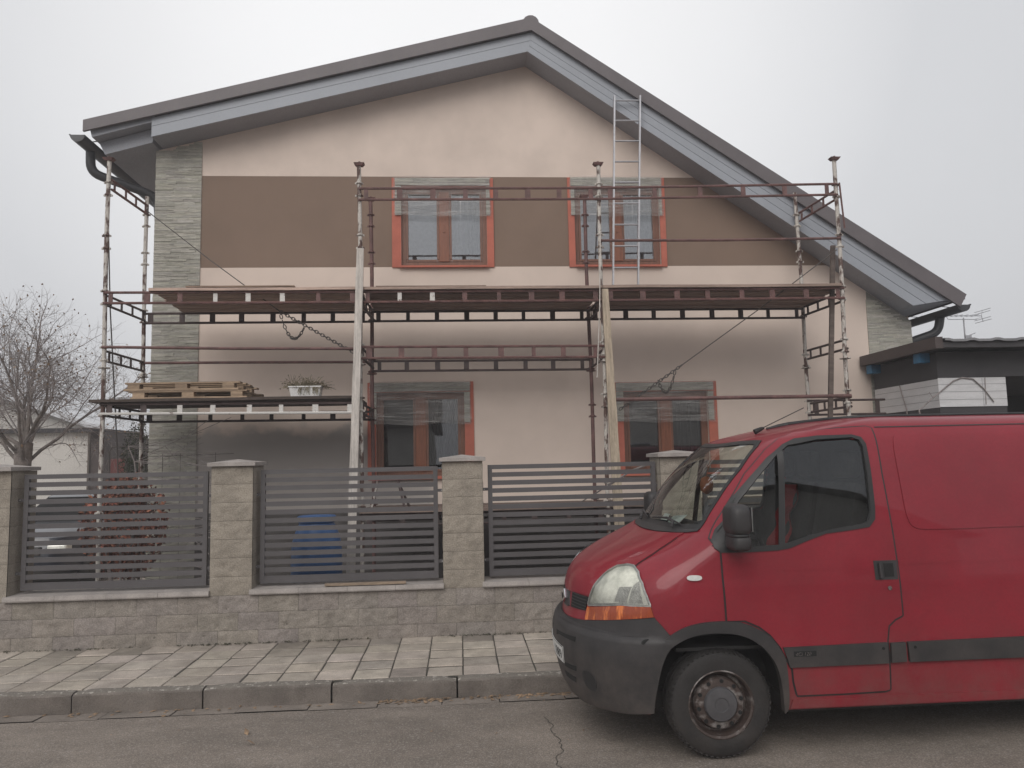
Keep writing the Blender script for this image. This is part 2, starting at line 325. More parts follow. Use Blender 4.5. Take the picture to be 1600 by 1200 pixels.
def wall_mat():                            # cream render; the bare grey base coat low on the left, with its ragged upper edge
    m = mat('cream render with bare patch', (.66, .555, .485), .92, .06, .8, .35, 190, fine=.07)
    t = m.node_tree; n = t.nodes; l = t.links; b = n['Principled BSDF']; src = b.inputs['Base Color'].links[0].from_socket
    c = n.new('ShaderNodeTexCoord'); sp = n.new('ShaderNodeSeparateXYZ'); l.new(c.outputs['Object'], sp.inputs[0])
    ns = n.new('ShaderNodeTexNoise'); ns.inputs['Scale'].default_value = 2.2; ns.inputs['Detail'].default_value = 5; l.new(c.outputs['Object'], ns.inputs['Vector'])
    a = n.new('ShaderNodeMath'); a.operation = 'MULTIPLY_ADD'; a.inputs[1].default_value = .75; l.new(ns.outputs[0], a.inputs[0]); l.new(sp.outputs[2], a.inputs[2])
    z = n.new('ShaderNodeMapRange'); z.inputs[1].default_value = 2.55; z.inputs[2].default_value = 2.68; z.inputs[3].default_value = 1; z.inputs[4].default_value = 0; l.new(a.outputs[0], z.inputs[0])
    xx = n.new('ShaderNodeMapRange'); xx.inputs[1].default_value = -1.45; xx.inputs[2].default_value = -1.3; xx.inputs[3].default_value = 1; xx.inputs[4].default_value = 0; l.new(sp.outputs[0], xx.inputs[0])
    mu = n.new('ShaderNodeMath'); mu.operation = 'MULTIPLY'; l.new(z.outputs[0], mu.inputs[0]); l.new(xx.outputs[0], mu.inputs[1])
    mx_ = n.new('ShaderNodeMix'); mx_.data_type = 'RGBA'; mx_.inputs[7].default_value = (.41, .375, .35, 1)
    l.new(mu.outputs[0], mx_.inputs[0]); l.new(src, mx_.inputs[6]); l.new(mx_.outputs[2], b.inputs['Base Color']); return m
M['creamlow'] = wall_mat()
# ------------------------------------------------------------------ ground, road, pavement
def sheet(name, ys, zs, x0, x1, m, nx=1):
    mb = MB(); 
    for j in range(len(ys)-1): mb.add([(x0, ys[j], zs[j]), (x1, ys[j], zs[j]), (x1, ys[j+1], zs[j+1]), (x0, ys[j+1], zs[j+1])], [(0, 1, 2, 3)])
    return tag(mb.build(name, m, smooth=30), kind='structure')
sheet('ground', [-140, 160], [-.16, -.16], -150, 150, M['field'])
sheet('road', [-4.2, -3, -1, 1, 3, 4.7, 5.6, 6.25], [-.06, -.02, .02, .03, .015, 0, -.035, -.075], -60, 60, M['asphalt'])
K0 = 6.43; WALLY = 7.95
mb = MB(); x = -30.0                       # concrete gutter strip
while x < 30:
    L_ = rnd.uniform(.45, .55); mb.tint = (1, 1, 1)
    dz = rnd.uniform(-.004, .004); y0 = 6.24+rnd.uniform(-.02, .02)
    mb.add([(x+.004, y0, -.070+dz), (x+L_-.004, y0, -.070+dz), (x+L_-.004, K0, -.080+dz), (x+.004, K0, -.080+dz)], [(0, 1, 2, 3)]); x += L_
tag(mb.build('gutter_strip', M['gutter']), kind='structure')
sheet('gutter_bed', [6.2, 6.45], [-.077, -.092], -60, 60, M['joint'])
mb = MB(); x = -30.05                       # kerbstones
while x < 30:
    L_ = 1.0; dz = rnd.uniform(-.008, .008); dy = rnd.uniform(-.008, .008)
    nseg = 10; pts = []; prof = [(-.0, -.16), (.0, .045), (.012, .060), (.03, .068), (.105, .070), (.105, -.16)]
    for i in range(nseg+1):
        xx = x+.007+(L_-.014)*i/nseg
        ch = .018 if i in (0, nseg) else 0
        for py, pz in prof: pts.append((xx, K0+dy+py+rnd.uniform(-.003, .003)+(ch*.4 if py < .05 else 0), pz+dz+(rnd.uniform(-.004, .003) if pz > 0 else 0)-(ch*.5 if pz > .05 else 0)))
    n = len(prof); b = len(mb.v); mb.v += [Vector(p) for p in pts]
    for i in range(nseg):
        for k in range(n):
            mb.mi = 1 if k in (2, 3) else 0
            mb.face((b+i*n+k, b+(i+1)*n+k, b+(i+1)*n+(k+1) % n, b+i*n+(k+1) % n))
    mb.mi = 0; mb.face([b+k for k in range(n)]); mb.face([b+nseg*n+k for k in range(n)])
    x += L_
tag(mb.build('kerb', [M['kerb'], M['kerbtop']], smooth=40), kind='structure')
mb = MB()                                   # paving slabs, each with its own level and shade
sx = .302; xi = -40
while xi*sx < 14:
    for j in range(5):
        y0, y1 = 6.545+j*.284, 6.545+(j+1)*.284
        x0 = xi*sx
        sink = rnd.uniform(-.003, .005); tx, ty = rnd.uniform(-.012, .012), rnd.uniform(-.016, .016)
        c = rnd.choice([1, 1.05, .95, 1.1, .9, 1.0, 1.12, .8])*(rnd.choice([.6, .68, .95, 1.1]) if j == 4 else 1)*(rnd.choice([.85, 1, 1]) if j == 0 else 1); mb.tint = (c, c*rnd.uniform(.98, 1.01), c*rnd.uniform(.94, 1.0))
        g = .005; ch = .010; ze = .0675+.0018*j
        gy = rnd.choice([.005, .008, .011]); q = [(x0+g, y0+gy), (x0+sx-g, y0+gy), (x0+sx-g, y1-gy), (x0+g, y1-gy)]
        qi = [(x0+g+ch*.5, y0+gy+ch*.5), (x0+sx-g-ch*.5, y0+gy+ch*.5), (x0+sx-g-ch*.5, y1-gy-ch), (x0+g+ch*.5, y1-gy-ch)]
        hz = lambda a, d: ze+sink+tx*(a-x0-sx/2)+ty*(d-(y0+y1)/2)
        j4 = [(rnd.uniform(-.004, .004), rnd.uniform(-.004, .004)) for _ in range(4)]
        pts = [(a, d, .03) for a, d in q]+[(a, d, hz(a, d)-.006) for a, d in q]+[(a+u, d+v, hz(a, d)) for (a, d), (u, v) in zip(qi, j4)]
        mb.add(pts, [(0, 1, 5, 4), (1, 2, 6, 5), (2, 3, 7, 6), (3, 0, 4, 7), (4, 5, 9, 8), (5, 6, 10, 9), (6, 7, 11, 10), (7, 4, 8, 11), (8, 9, 10, 11)])
    xi += 1
tag(mb.build('pavement', M['slab']), kind='structure')
sheet('pavement_bed', [6.5, 8.0], [.0625, .0705], -60, 60, M['joint'])
sheet('garden_ground', [8.1, 40], [.05, .05], -60, 60, M['soil'])
sheet('far_pavement', [-7.5, -4.4], [.05, .05], -60, 60, M['kerb'])
mb = MB(); pts = [(.58, 5.75)]
while pts[-1][1] > 3.9: pts.append((pts[-1][0]+rnd.uniform(-.022, .026), pts[-1][1]-rnd.uniform(.02, .06)))
def road_z(y):
    ys = [-4.2, -3, -1, 1, 3, 4.7, 5.6, 6.25]; zs = [-.06, -.02, .02, .03, .015, 0, -.035, -.075]
    for i in range(len(ys)-1):
        if ys[i] <= y <= ys[i+1]: return zs[i]+(zs[i+1]-zs[i])*(y-ys[i])/(ys[i+1]-ys[i])
    return 0
for (a, b_), (c, d_) in zip(pts, pts[1:]):
    for k in range(4):
        t0, t1 = k/4, (k+1)/4; xa, ya, xb, yb = a+(c-a)*t0, b_+(d_-b_)*t0, a+(c-a)*t1, b_+(d_-b_)*t1
        ww = .0028
        mb.add([(xa-ww, ya, road_z(ya)+.004), (xa+ww, ya, road_z(ya)+.004), (xb+ww, yb, road_z(yb)+.004), (xb-ww, yb, road_z(yb)+.004)], [(0, 1, 2, 3)])
tag(mb.build('road_crack', M['joint']), kind='structure')
def leaf(mb, p, s, rz, tilt=.3):
    p = Vector(p); a = Vector((math.cos(rz), math.sin(rz), rnd.uniform(-tilt, tilt))); b = Vector((-math.sin(rz), math.cos(rz), rnd.uniform(-tilt, tilt)))
    mb.add([p-a*s, p-b*s*.5-a*.2*s, p+a*s, p+b*s*.5-a*.2*s, p+Vector((0, 0, s*.25))], [(0, 1, 4), (1, 2, 4), (2, 3, 4), (3, 0, 4)])
mb = MB()
for i in range(330):
    x = rnd.choice([rnd.gauss(.6, .25), rnd.uniform(-4, 1.5), rnd.gauss(1.1, .25), rnd.gauss(-.35, .2)]); y = 6.42-abs(rnd.gauss(0, .05))
    leaf(mb, (x, y, -.078+.01*rnd.random()+(6.43-y)*.02), rnd.uniform(.012, .032), rnd.uniform(0, 6.3))
for i in range(60):
    y = rnd.uniform(3.9, 6.2); leaf(mb, (rnd.uniform(-4, 2), y, road_z(y)+.006), rnd.uniform(.006, .014), rnd.uniform(0, 6.3))
tag(mb.build('fallen_leaves', M['dryleaf']), 'dry brown leaves and litter gathered along the kerb', kind='stuff')
for (px, py, lab) in ((385, 1137, 'curled dark dry leaf lying on the asphalt, nearer the kerb'), (392, 1156, 'flat dark dry leaf lying on the asphalt, farther from the kerb')):
    d = cF*FPX+cR*(px-800)-cU*(py-600); p = CAM+d*((.004-CAM.z)/d.z)
    mb = MB(); leaf(mb, (0, 0, .012), .034, .4+px, .5); tag(mb.build('fallen_leaf', M['dryleaf'], loc=None), lab, 'leaf').location = (p.x, p.y, road_z(p.y)+.006)
# ------------------------------------------------------------------ boundary wall
def block_face(mb, o, ux, uz, nrm, w_, h_, nx=20, nz=10, depth=.020, seed=0):
    rr = random.Random(seed); o, ux, uz, nrm = Vector(o), Vector(ux), Vector(uz), Vector(nrm)
    b = len(mb.v); g = .0012
    from mathutils import noise
    offx = rr.uniform(0, 100)
    for j in range(nz+1):
        for i in range(nx+1):
            u, v = i/nx, j/nz
            edge = min(u, 1-u, (v)*h_/w_, (1-v)*h_/w_)
            d = .006 if edge < .001 else .009+depth*.6*noise.fractal(Vector((u*6+offx, v*6*h_/w_, seed*.37)), .6, 2.3, 5)*min(1, .3+edge*8)
            mb.v.append(o+ux*(g+u*(w_-2*g))+uz*(g+v*(h_-2*g))+nrm*d)
    for j in range(nz):
        for i in range(nx): mb.face((b+j*(nx+1)+i, b+j*(nx+1)+i+1, b+(j+1)*(nx+1)+i+1, b+(j+1)*(nx+1)+i))
bw = thing('boundary_wall', (0, WALLY, .05), 'low split face concrete block wall with five capped pillars along the pavement', 'wall')
mb = MB(); zrow = [.0, .205, .375, .545]; seed = 1
for j in range(3):
    x = -6.3+(.195 if j % 2 else 0)
    while x < 7.8:
        c = rnd.uniform(.93, 1.05); mb.tint = (c, c*rnd.uniform(.98, 1.0), c*rnd.uniform(.96, 1.03))
        block_face(mb, (x, WALLY, zrow[j]), (1, 0, 0), (0, 0, 1), (0, -1, 0), .39, zrow[j+1]-zrow[j], seed=seed); seed += 1; x += .39
mb.tint = (1, 1, 1); mb.mi = 1; mb.box(-6.3, 7.8, WALLY+.001, WALLY+.28, -.1, .546)
mb.build('base_wall', [M['split'], M['mortar']], bw, smooth=50)
PILL = [(-4.86, -4.405), (-2.485, -2.075), (-.185, .228), (2.075, 2.50), (4.30, 4.73), (6.6, 7.03)]
for (x0, x1) in PILL[:5]:
    mb = MB(); z = .545; hh = (1.815-.545)/7
    for k in range(7):
        for face in range(4):
            c = rnd.uniform(1.06, 1.16); mb.tint = (c*1.02, c, c*.95); seed += 1
            wy = x1-x0
            if face == 0: block_face(mb, (x0, WALLY-.004, z), (1, 0, 0), (0, 0, 1), (0, -1, 0), wy, hh, 20, 9, .018, seed)
            if face == 1: block_face(mb, (x0+.006, WALLY, z), (0, 1, 0), (0, 0, 1), (-1, 0, 0), wy, hh, 9, 5, .008, seed)
            if face == 2: block_face(mb, (x1-.006, WALLY, z), (0, 1, 0), (0, 0, 1), (1, 0, 0), wy, hh, 9, 5, .008, seed)
        z += hh
    mb.tint = (1, 1, 1); mb.mi = 1; mb.box(x0+.008, x1-.008, WALLY+.002, WALLY+.42, .547, 1.814)
    p = mb.build('pillar', [M['split'], M['mortar']], bw, smooth=50)
    mb = MB(); xm, ym = (x0+x1)/2, WALLY+.21; a = (x1-x0)/2+.03
    mb.add([(xm-a, ym-a-.03, 1.816), (xm+a, ym-a-.03, 1.816), (xm+a, ym+a, 1.816), (xm-a, ym+a, 1.816), (xm-a, ym-a-.03, 1.852), (xm+a, ym-a-.03, 1.852), (xm+a, ym+a, 1.852), (xm-a, ym+a, 1.852), (xm, ym, 1.885)],
           [(0, 3, 2, 1), (0, 1, 5, 4), (1, 2, 6, 5), (2, 3, 7, 6), (3, 0, 4, 7), (4, 5, 8), (5, 6, 8), (6, 7, 8), (7, 4, 8)])
    mb.build('cap', M['cap'], p)
for (a, b_) in zip(PILL, PILL[1:]):
    mb = MB(); x0, x1 = a[1]-.02, b_[0]+.005; n = 4
    for i in range(n):
        xa, xb = x0+(x1-x0)*i/n, x0+(x1-x0)*(i+1)/n
        mb.prism_x([(WALLY-.045, .548), (WALLY-.05, .56), (WALLY-.045, .598), (WALLY+.30, .606), (WALLY+.30, .548)], xa+.0015, xb-.0015)
    mb.build('coping', M['cap'], bw)
mb = MB()
for i in range(1500):
    x = rnd.uniform(-6, 3.2)
    if math.sin(x*2.3)+math.sin(x*5.1+1) < rnd.uniform(-1.6, 1.2): continue
    leaf(mb, (x, WALLY-.012-abs(rnd.gauss(0, .022)), .082+.008*rnd.random()), rnd.uniform(.006, .016), rnd.uniform(0, 6.3), .8)
tag(mb.build('moss', M['moss']), 'dark moss and dirt along the foot of the block wall', kind='stuff')
# ------------------------------------------------------------------ fence panels
def fence_panel(x0, x1, label, dz=0, tiltz=0):
    y = 8.06
    t = thing('fence_panel', ((x0+x1)/2, y, .62), label, 'fence panel', 'slatted fence panels between the pillars')
    mb = MB(); f = .045
    zt = lambda x, z: z+dz+(x-(x0+x1)/2)*tiltz
    def bx(xa, xb, ya, yb, za, zb):
        mb.add([(x, yy, zt(x, zz)) for zz in (za, zb) for x, yy in ((xa, ya), (xb, ya), (xb, yb), (xa, yb))],
               [(0, 3, 2, 1), (4, 5, 6, 7), (0, 1, 5, 4), (1, 2, 6, 5), (2, 3, 7, 6), (3, 0, 4, 7)])
    bx(x0, x1, y, y+.04, 1.725, 1.77); bx(x0, x1, y, y+.04, .635, .68)
    bx(x0, x0+f, y, y+.04, .6805, 1.7245); bx(x1-f, x1, y, y+.04, .6805, 1.7245)
    mb.build('frame', M['fence'], t)
    mb = MB(); n = 13
    for k in range(n):
        z = 1.668-k*.0822+rnd.uniform(-.002, .002); bend_ = rnd.uniform(-.0035, .0035)
        xa, xb = x0+f+.001, x1-f-.001
        mb.add([(x, yy, zt(x, zz+(bend_ if x == xb else 0))) for x in (xa, xb) for yy, zz in ((y+.003, z-.025), (y+.034, z-.024), (y+.034, z+.022), (y+.003, z+.023))],
               [(0, 1, 2, 3), (4, 7, 6, 5), (0, 4, 5, 1), (1, 5, 6, 2), (2, 6, 7, 3), (3, 7, 4, 0)])
    mb.build('slats', M['fence'], t)
    for x, sgn in ((x0, -1), (x1, 1)):
        for z in (1.52, .80):
            mb = MB(); mb.box(min(x, x+sgn*.07), max(x, x+sgn*.07), y+.012, y+.03, z-.015, z+.015)
            b = mb.build('bracket', M['fence'], t)
            mb = MB(); mb.lathe([(.008, 0), (.008, -.008)], (x+sgn*.04, y+.012, z), 'y', 8); mb.build('bolt', M['bolt'], b)
fence_panel(-4.345, -2.555, 'grey slatted fence panel by the bare tree, leftmost of the row', 0, -.003)
fence_panel(-2.03, -.235, 'grey slatted fence panel in front of the blue barrel')
fence_panel(.285, 2.055, 'grey slatted fence panel just left of the red van nose')
fence_panel(2.56, 4.24, 'grey slatted fence panel hidden behind the red van cab windows')
# ------------------------------------------------------------------ house
HY = 11.0; FY = 10.6
house = thing('house', (1.0, HY, .05), 'two storey gabled house with cream and brown render under renovation', 'house')
WX0, WX1 = -4.26, 6.76
def roof_under(x):                          # underside of the verge box against the wall
    xr, zr = 1.075, 7.707
    return zr+(x-xr)*((zr-6.383)/(xr+4.198)) if x < xr else zr-(x-xr)*((zr-3.924)/(6.583-xr))
wins = [(-.805, .44, 4.655, 5.835), (1.74, 3.02, 4.655, 5.835), (-1.175, .075, 1.62, 2.81), (2.365, 3.62, 1.60, 2.77)]
outer = [(-.937, .541, 4.625, 5.962), (1.645, 3.105, 4.622, 5.98), (-1.295, .205, 1.585, 2.955), (2.22, 3.75, 1.565, 2.91)]
def rects(x0, x1, z0, z1, holes):
    xs = sorted({x0, x1, *[h[0] for h in holes], *[h[1] for h in holes]}); zs = sorted({z0, z1, *[h[2] for h in holes], *[h[3] for h in holes]})
    xs = [x for x in xs if x0 <= x <= x1]; zs = [z for z in zs if z0 <= z <= z1]
    for i in range(len(xs)-1):
        for j in range(len(zs)-1):
            cx, cz = (xs[i]+xs[i+1])/2, (zs[j]+zs[j+1])/2
            if any(h[0] < cx < h[1] and h[2] < cz < h[3] for h in holes): continue
            yield xs[i], xs[i+1], zs[j], zs[j+1]
def xr_at(z): return 1.075+(7.707-z)/((7.707-3.924)/(6.583-1.075))
ZB0, ZB1 = 4.635, 5.988; XI0, XI1 = -3.645, 6.112
mb = MB()
def poly(pts): mb.add([(x, HY, z) for x, z in pts], [list(range(len(pts)))])
mb.mi = 0
poly([(XI0, ZB1), (xr_at(ZB1), ZB1), (1.075, 7.72), (XI0, roof_under(XI0)+.01)])
mb.mi = 1
for a in rects(XI0, 3.2, ZB0, ZB1, wins[:2]): poly([(a[0], a[2]), (a[1], a[2]), (a[1], a[3]), (a[0], a[3])])
poly([(3.2, ZB0), (xr_at(ZB0), ZB0), (xr_at(ZB1), ZB1), (3.2, ZB1)])
mb.mi = 2
for a in rects(XI0, 5.5, 1.18, ZB0, wins[2:]): poly([(a[0], a[2]), (a[1], a[2]), (a[1], a[3]), (a[0], a[3])])
poly([(5.5, 1.18), (XI1, 1.18), (XI1, roof_under(XI1)+.01), (xr_at(ZB0), ZB0), (5.5, ZB0)])
mb.mi = 0
poly([(WX0, 0), (XI0, 0), (XI0, roof_under(XI0)), (WX0, roof_under(WX0))]); poly([(XI1, 0), (WX1, 0), (WX1, roof_under(WX1)), (XI1, roof_under(XI1))])
for xx, zt in ((WX0, 6.35), (WX1, 3.85)):
    mb.add([(xx, HY, 0), (xx, 20, 0), (xx, 20, zt), (xx, HY, zt)], [(0, 1, 2, 3)])
mb.mi = 2
for h in wins:                              # reveals
    a, b_, c, d = h; mb.mi = 0
    for q in (((a, c), (a, d)), ((b_, c), (b_, d)), ((a, c), (b_, c)), ((a, d), (b_, d))):
        mb.add([(q[0][0], HY, q[0][1]), (q[1][0], HY, q[1][1]), (q[1][0], HY+.2, q[1][1]), (q[0][0], HY+.2, q[0][1])], [(0, 1, 2, 3)])
wall = mb.build('wall', [M['cream'], M['brown'], M['creamlow']], house)
mb = MB(); mb.box(XI0+.005, XI1-.005, HY-.03, HY-.001, 0, 1.18); mb.build('plinth', M['plinth'], house)
# ledge stone corner strips, every stone its own depth and shade
def ledge(mb, x0, x1, y, z0, ztop, side=None):
    z = z0
    while True:
        h = rnd.uniform(.011, .027); x = x0
        if z+h > ztop(x0) and z+h > ztop(x1): break
        while x < x1-.01:
            l_ = min(rnd.uniform(.12, .32), x1-x)
            if x1-x-l_ < .05: l_ = x1-x
            if z+h < min(ztop(x), ztop(x+l_))-.004:
                c = rnd.choice([.84, .92, .97, 1, 1.03, 1.08, 1.18]); mb.tint = (c, c*rnd.uniform(.985, 1.02), c*rnd.uniform(.95, 1.02))
                d = rnd.uniform(.012, .022); mb.box(x, x+l_-.002, y-d, y-.001, z+.0005, z+h-.0008)
            x += l_
        z += h
mb = MB(); ledge(mb, WX0-.03, XI0, HY, .05, roof_under); mb.tint = (.6, .6, .6); mb.box(WX0-.02, XI0-.01, HY-.01, HY-.002, .05, roof_under(WX0)-.02); mb.build('stone_cladding', M['stone'], house)
mb = MB(); ledge(mb, XI1, WX1+.03, HY, .05, roof_under); mb.tint = (.6, .6, .6); mb.prism([(XI1+.01, .05), (WX1+.02, .05), (WX1+.02, roof_under(WX1)-.02), (XI1+.01, roof_under(XI1)-.02)], HY-.01, HY-.002); mb.build('stone_cladding', M['stone'], house)
# windows
def window(wr, orr, up, film_low):
    x0, x1, z0, z1 = wr; o0, o1, oz0, oz1 = orr
    mb = MB()                               # orange primed surround
    g = .006
    for a in rects(o0, o1, oz0, oz1, [wr]): mb.box(a[0], a[1], HY-.022, HY+.0-g*.2, a[2], a[3])
    wn_y = HY+.045
    fr = MB(); f = .065
    for a in rects(x0, x1, z0, z1, [(x0+f, x1-f, z0+f, z1-f)]): fr.box(a[0]+.001, a[1]-.001, wn_y, wn_y+.07, a[2]+.001, a[3]-.001)
    frame = fr.build('window', M['wood'], house)
    mb.build('surround', M['orange'], frame)
    xm = (x0+x1)/2
    ms = MB(); ms.box(xm-.075, xm+.075, wn_y-.018, wn_y+.06, z0+f+.001, z1-f-.001, .006); ms.build('mullion', M['mullion'], frame)
    ms = MB(); ms.box(xm-.014, xm+.014, wn_y-.028, wn_y-.0185, (z0+z1)/2-.09, (z0+z1)/2+.02); ms.build('handle', M['mullion'], frame)
    for (a, b_) in ((x0+f, xm-.075), (xm+.075, x1-f)):
        s_ = MB(); q = .035
        for r_ in rects(a, b_, z0+f, z1-f, [(a+q, b_-q, z0+f+q, z1-f-q)]): s_.box(r_[0]+.002, r_[1]-.002, wn_y-.008, wn_y+.05, r_[2]+.002, r_[3]-.002)
        ssh = s_.build('sash', M['wood'], frame)
    gm = MB(); gm.add([(x0+f, wn_y+.03, z0+f), (x1-f, wn_y+.03, z0+f), (x1-f, wn_y+.03, z1-f), (x0+f, wn_y+.03, z1-f)], [(0, 1, 2, 3)])
    gm.build('pane', M['winglass'] if up else M['winglasslow'], frame)
    cm = MB(); n = 70                       # curtain folds
    xa, xb = (x0+.05, x1-.05) if up else (xm-.02, x1-.05)
    for i in range(n+1):
        x = xa+(xb-xa)*i/n; fold = .028*math.sin(i*1.35+1.5*math.sin(i*.31)) if (x > xm or not up) else .004*math.sin(i*.2)
        cm.v += [Vector((x, wn_y+(.06 if up else .15)+fold, z0)), Vector((x+.004*math.sin(i), wn_y+(.06 if up else .15)+fold*1.2, z1))]
    for i in range(n): cm.face((2*i, 2*i+2, 2*i+3, 2*i+1))
    cm.build('curtain', M['curtain'] if up else M['dimcurtain'], frame, smooth=60)
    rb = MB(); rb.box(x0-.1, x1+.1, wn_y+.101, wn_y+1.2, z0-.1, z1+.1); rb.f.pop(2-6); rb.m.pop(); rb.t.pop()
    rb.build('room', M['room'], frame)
    ss = MB(); ss.box(o0+.10, o1-.08, HY-.065, HY-.0225, oz0-.006, oz0+.012); ss.build('sill', M['orange'], frame)
    st = MB(); e0, e1 = o0+.045, o1-.05      # ledge stone lintel with short legs
    ledge(st, e0, e1, HY-.022, z1+.012, lambda x: oz1+.004)
    ledge(st, e0, x0+.005, HY-.022, film_low, lambda x: z1+.012); ledge(st, x1-.005, e1, HY-.022, film_low, lambda x: z1+.012)
    st.build('stone_lintel', M['stone'], frame)
    fm = MB(); nx, nz = 24, 10
    for j in range(nz+1):
        for i in range(nx+1):
            u, v = i/nx, j/nz
            fm.v.append(Vector((e0-.02+u*(e1-e0+.03)+.01*math.sin(v*7), HY-.066-.010*math.sin(u*9+v*5)-.010*rnd.random(), film_low-.02+.012*math.sin(u*11)*(1-v)+v*(oz1-film_low+.03))))
    for j in range(nz):
        for i in range(nx): fm.face((j*(nx+1)+i, j*(nx+1)+i+1, (j+1)*(nx+1)+i+1, (j+1)*(nx+1)+i))
    fm.build('masking_film', M['film'], frame, smooth=80)
window(wins[0], outer[0], True, 5.40); window(wins[1], outer[1], True, 5.40)
window(wins[2], outer[2], False, 2.37); window(wins[3], outer[3], False, 2.345)
# roof
RL = (-5.09, 6.555); RA = (1.118, 8.155); RRT = (7.36, 4.035)    # roof top line: left tip, ridge, right tip
LB0, AB, RB0 = (-4.20, 6.655), (1.14, 8.003), (7.24, 4.02)
def off(p, d): return (p[0], p[1]+d)
mb = MB(); T = .055
top = [RL, RA, RRT]
pr = [off(RL, .03), off(RA, .03), off(RRT, .03), off(RRT, -.03), off(RA, -.045), off(RL, -.03)]
mb.prism(pr, FY-.055, 20.4)
roof = mb.build('roof', M['roofing'], house)
mb = MB()                                   # verge flashing
mb.prism([off(RL, .035), off(RA, .035), off(RA, -.155), off(RL, -.125)], FY-.095, FY-.056)
mb.prism([off(RA, .035), off(RRT, .035), (RRT[0]-.105, RRT[1]-.165+.02), off(RA, -.155)], FY-.095, FY-.056)
mb.build('verge_flashing', M['roofedge'], roof)
mb = MB(); 
for k in range(14):                          # ridge tiles
    y = FY-.05+k*.38; mb.tint = (1, 1, 1)
    mb.lathe([(.105, 0), (.12, .0), (.10, .40), (.09, .40)], (RA[0], y, RA[1]-.022), 'y', 14)
mb.build('ridge_cap', M['roofedge'], roof, smooth=40)
# verge boards: two boards with a groove, left and right, cut back at the eaves
mb = MB()
sl = (AB[1]-LB0[1])/(AB[0]-LB0[0]); sr = (RB0[1]-AB[1])/(RB0[0]-AB[0])
lowA = (1.06, 7.707)
def lpt(x, k): return (x, LB0[1]+(x-LB0[0])*sl-k)
kL = LB0[1]-6.383
for (k0, k1) in ((0, .118), (.124, kL)):
    ax = AB[0]-.001; bx_ = lowA[0]
    xa = ax+(bx_-ax)*k0/kL; xb = ax+(bx_-ax)*k1/kL
    za = AB[1]+(lowA[1]-AB[1])*k0/kL; zb = AB[1]+(lowA[1]-AB[1])*k1/kL
    mb.prism([lpt(LB0[0], k0), (xa-.001, za), (xb-.001, zb), lpt(LB0[0], k1)], FY-.03, FY+.0)
RC = (6.583, 3.924)
for (t0, t1) in ((0, .40), (.415, .70), (.715, 1.0)):
    a0 = (AB[0]+(lowA[0]-AB[0])*t0, AB[1]+(lowA[1]-AB[1])*t0); a1 = (AB[0]+(lowA[0]-AB[0])*t1, AB[1]+(lowA[1]-AB[1])*t1)
    b0 = (RB0[0]+(RC[0]-RB0[0])*t0, RB0[1]+(RC[1]-RB0[1])*t0); b1 = (RB0[0]+(RC[0]-RB0[0])*t1, RB0[1]+(RC[1]-RB0[1])*t1)
    mb.prism([a0, b0, b1, a1], FY-.03, FY+.0)
mb.build('verge_board', M['fascia'], roof)
mb = MB()                                   # boxed soffit of the verge and backing
mb.prism([lpt(LB0[0], .0), (AB[0], AB[1]), (lowA[0], lowA[1]), lpt(LB0[0], kL)], FY+.001, HY+.02)
mb.prism([AB, RB0, RC, lowA], FY+.001, HY+.02)
mb.build('verge_soffit', M['soffit'], roof)
mb = MB()                                   # eaves: left open eave with fascia, right boxed
mb.prism([(-5.03, 6.50), (-4.20, 6.72), (-4.20, 6.60), (-5.0, 6.375)], FY-.02, 20.3)
mb.build('eaves_soffit', M['soffit'], roof); mb = MB()
mb.prism([(-4.98, 6.37), (-4.205, 6.595), (-4.26, 6.38), (-4.9, 6.20)], FY+.16, 20.3)
mb.build('eaves_board', M['soffit'], roof); mb = MB()
mb.prism([(6.60, 3.92), (7.20, 3.985), (7.235, 4.05), (6.62, 4.35)], FY+.02, 20.3)
mb.build('eaves_soffit', M['soffit'], roof)
def gutter(xc, zc, name='gutter'):
    mb = MB(); n = 9
    def prof(r_): return [(xc+r_*math.cos(PI+PI*k/(n-1)), zc+r_*math.sin(PI+PI*k/(n-1))) for k in range(n)]
    po = prof(.100)+prof(.090)[::-1]
    mb.prism(po, FY-.04, 20.3)
    mb.prism(prof(.088), FY-.04, FY-.03)
    mb.tube([(xc-.10 if xc < 0 else xc+.10, FY-.04, zc), (xc-.10 if xc < 0 else xc+.10, 20.3, zc)], .012, 6)
    g = mb.build('gutter', M['gutterm'], roof, smooth=40)
    for k in range(12):
        b = MB(); y = FY+.25+k*.8; s_ = 1 if xc < 0 else -1
        b.bar((xc-s_*.088, y, zc+.004), (xc+s_*.14, y, zc+.03), .025, .006); b.build('gutter_bracket', M['gutterm'], g)
gutter(-5.185, 6.40); gutter(7.345, 3.93)
def bend(pts, n=6):
    out = [Vector(pts[0])]
    for i in range(1, len(pts)-1):
        a, b, c = Vector(pts[i-1]), Vector(pts[i]), Vector(pts[i+1])
        r_ = min((a-b).length, (c-b).length)*.45; p0 = b+(a-b).normalized()*r_; p1 = b+(c-b).normalized()*r_
        for k in range(n+1):
            t = k/n; out.append(p0*(1-t)**2+b*2*t*(1-t)+p1*t*t)
    return out+[Vector(pts[-1])]
mb = MB(); mb.tube(bend([(-5.185, 10.95, 6.34), (-5.185, 10.97, 6.02), (-4.40, 11.35, 5.80), (-4.38, 11.4, 5.45), (-4.38, 11.4, .1)]), .064, 12); mb.build('downpipe', M['gutterm'], roof, smooth=50)
mb = MB(); mb.tube(bend([(7.345, 11.12, 3.88), (7.30, 11.14, 3.62), (6.88, 11.3, 3.48), (6.86, 11.3, 3.2), (6.86, 11.3, .1)]), .066, 12)
mb.build('downpipe', M['gutterm'], roof, smooth=50)
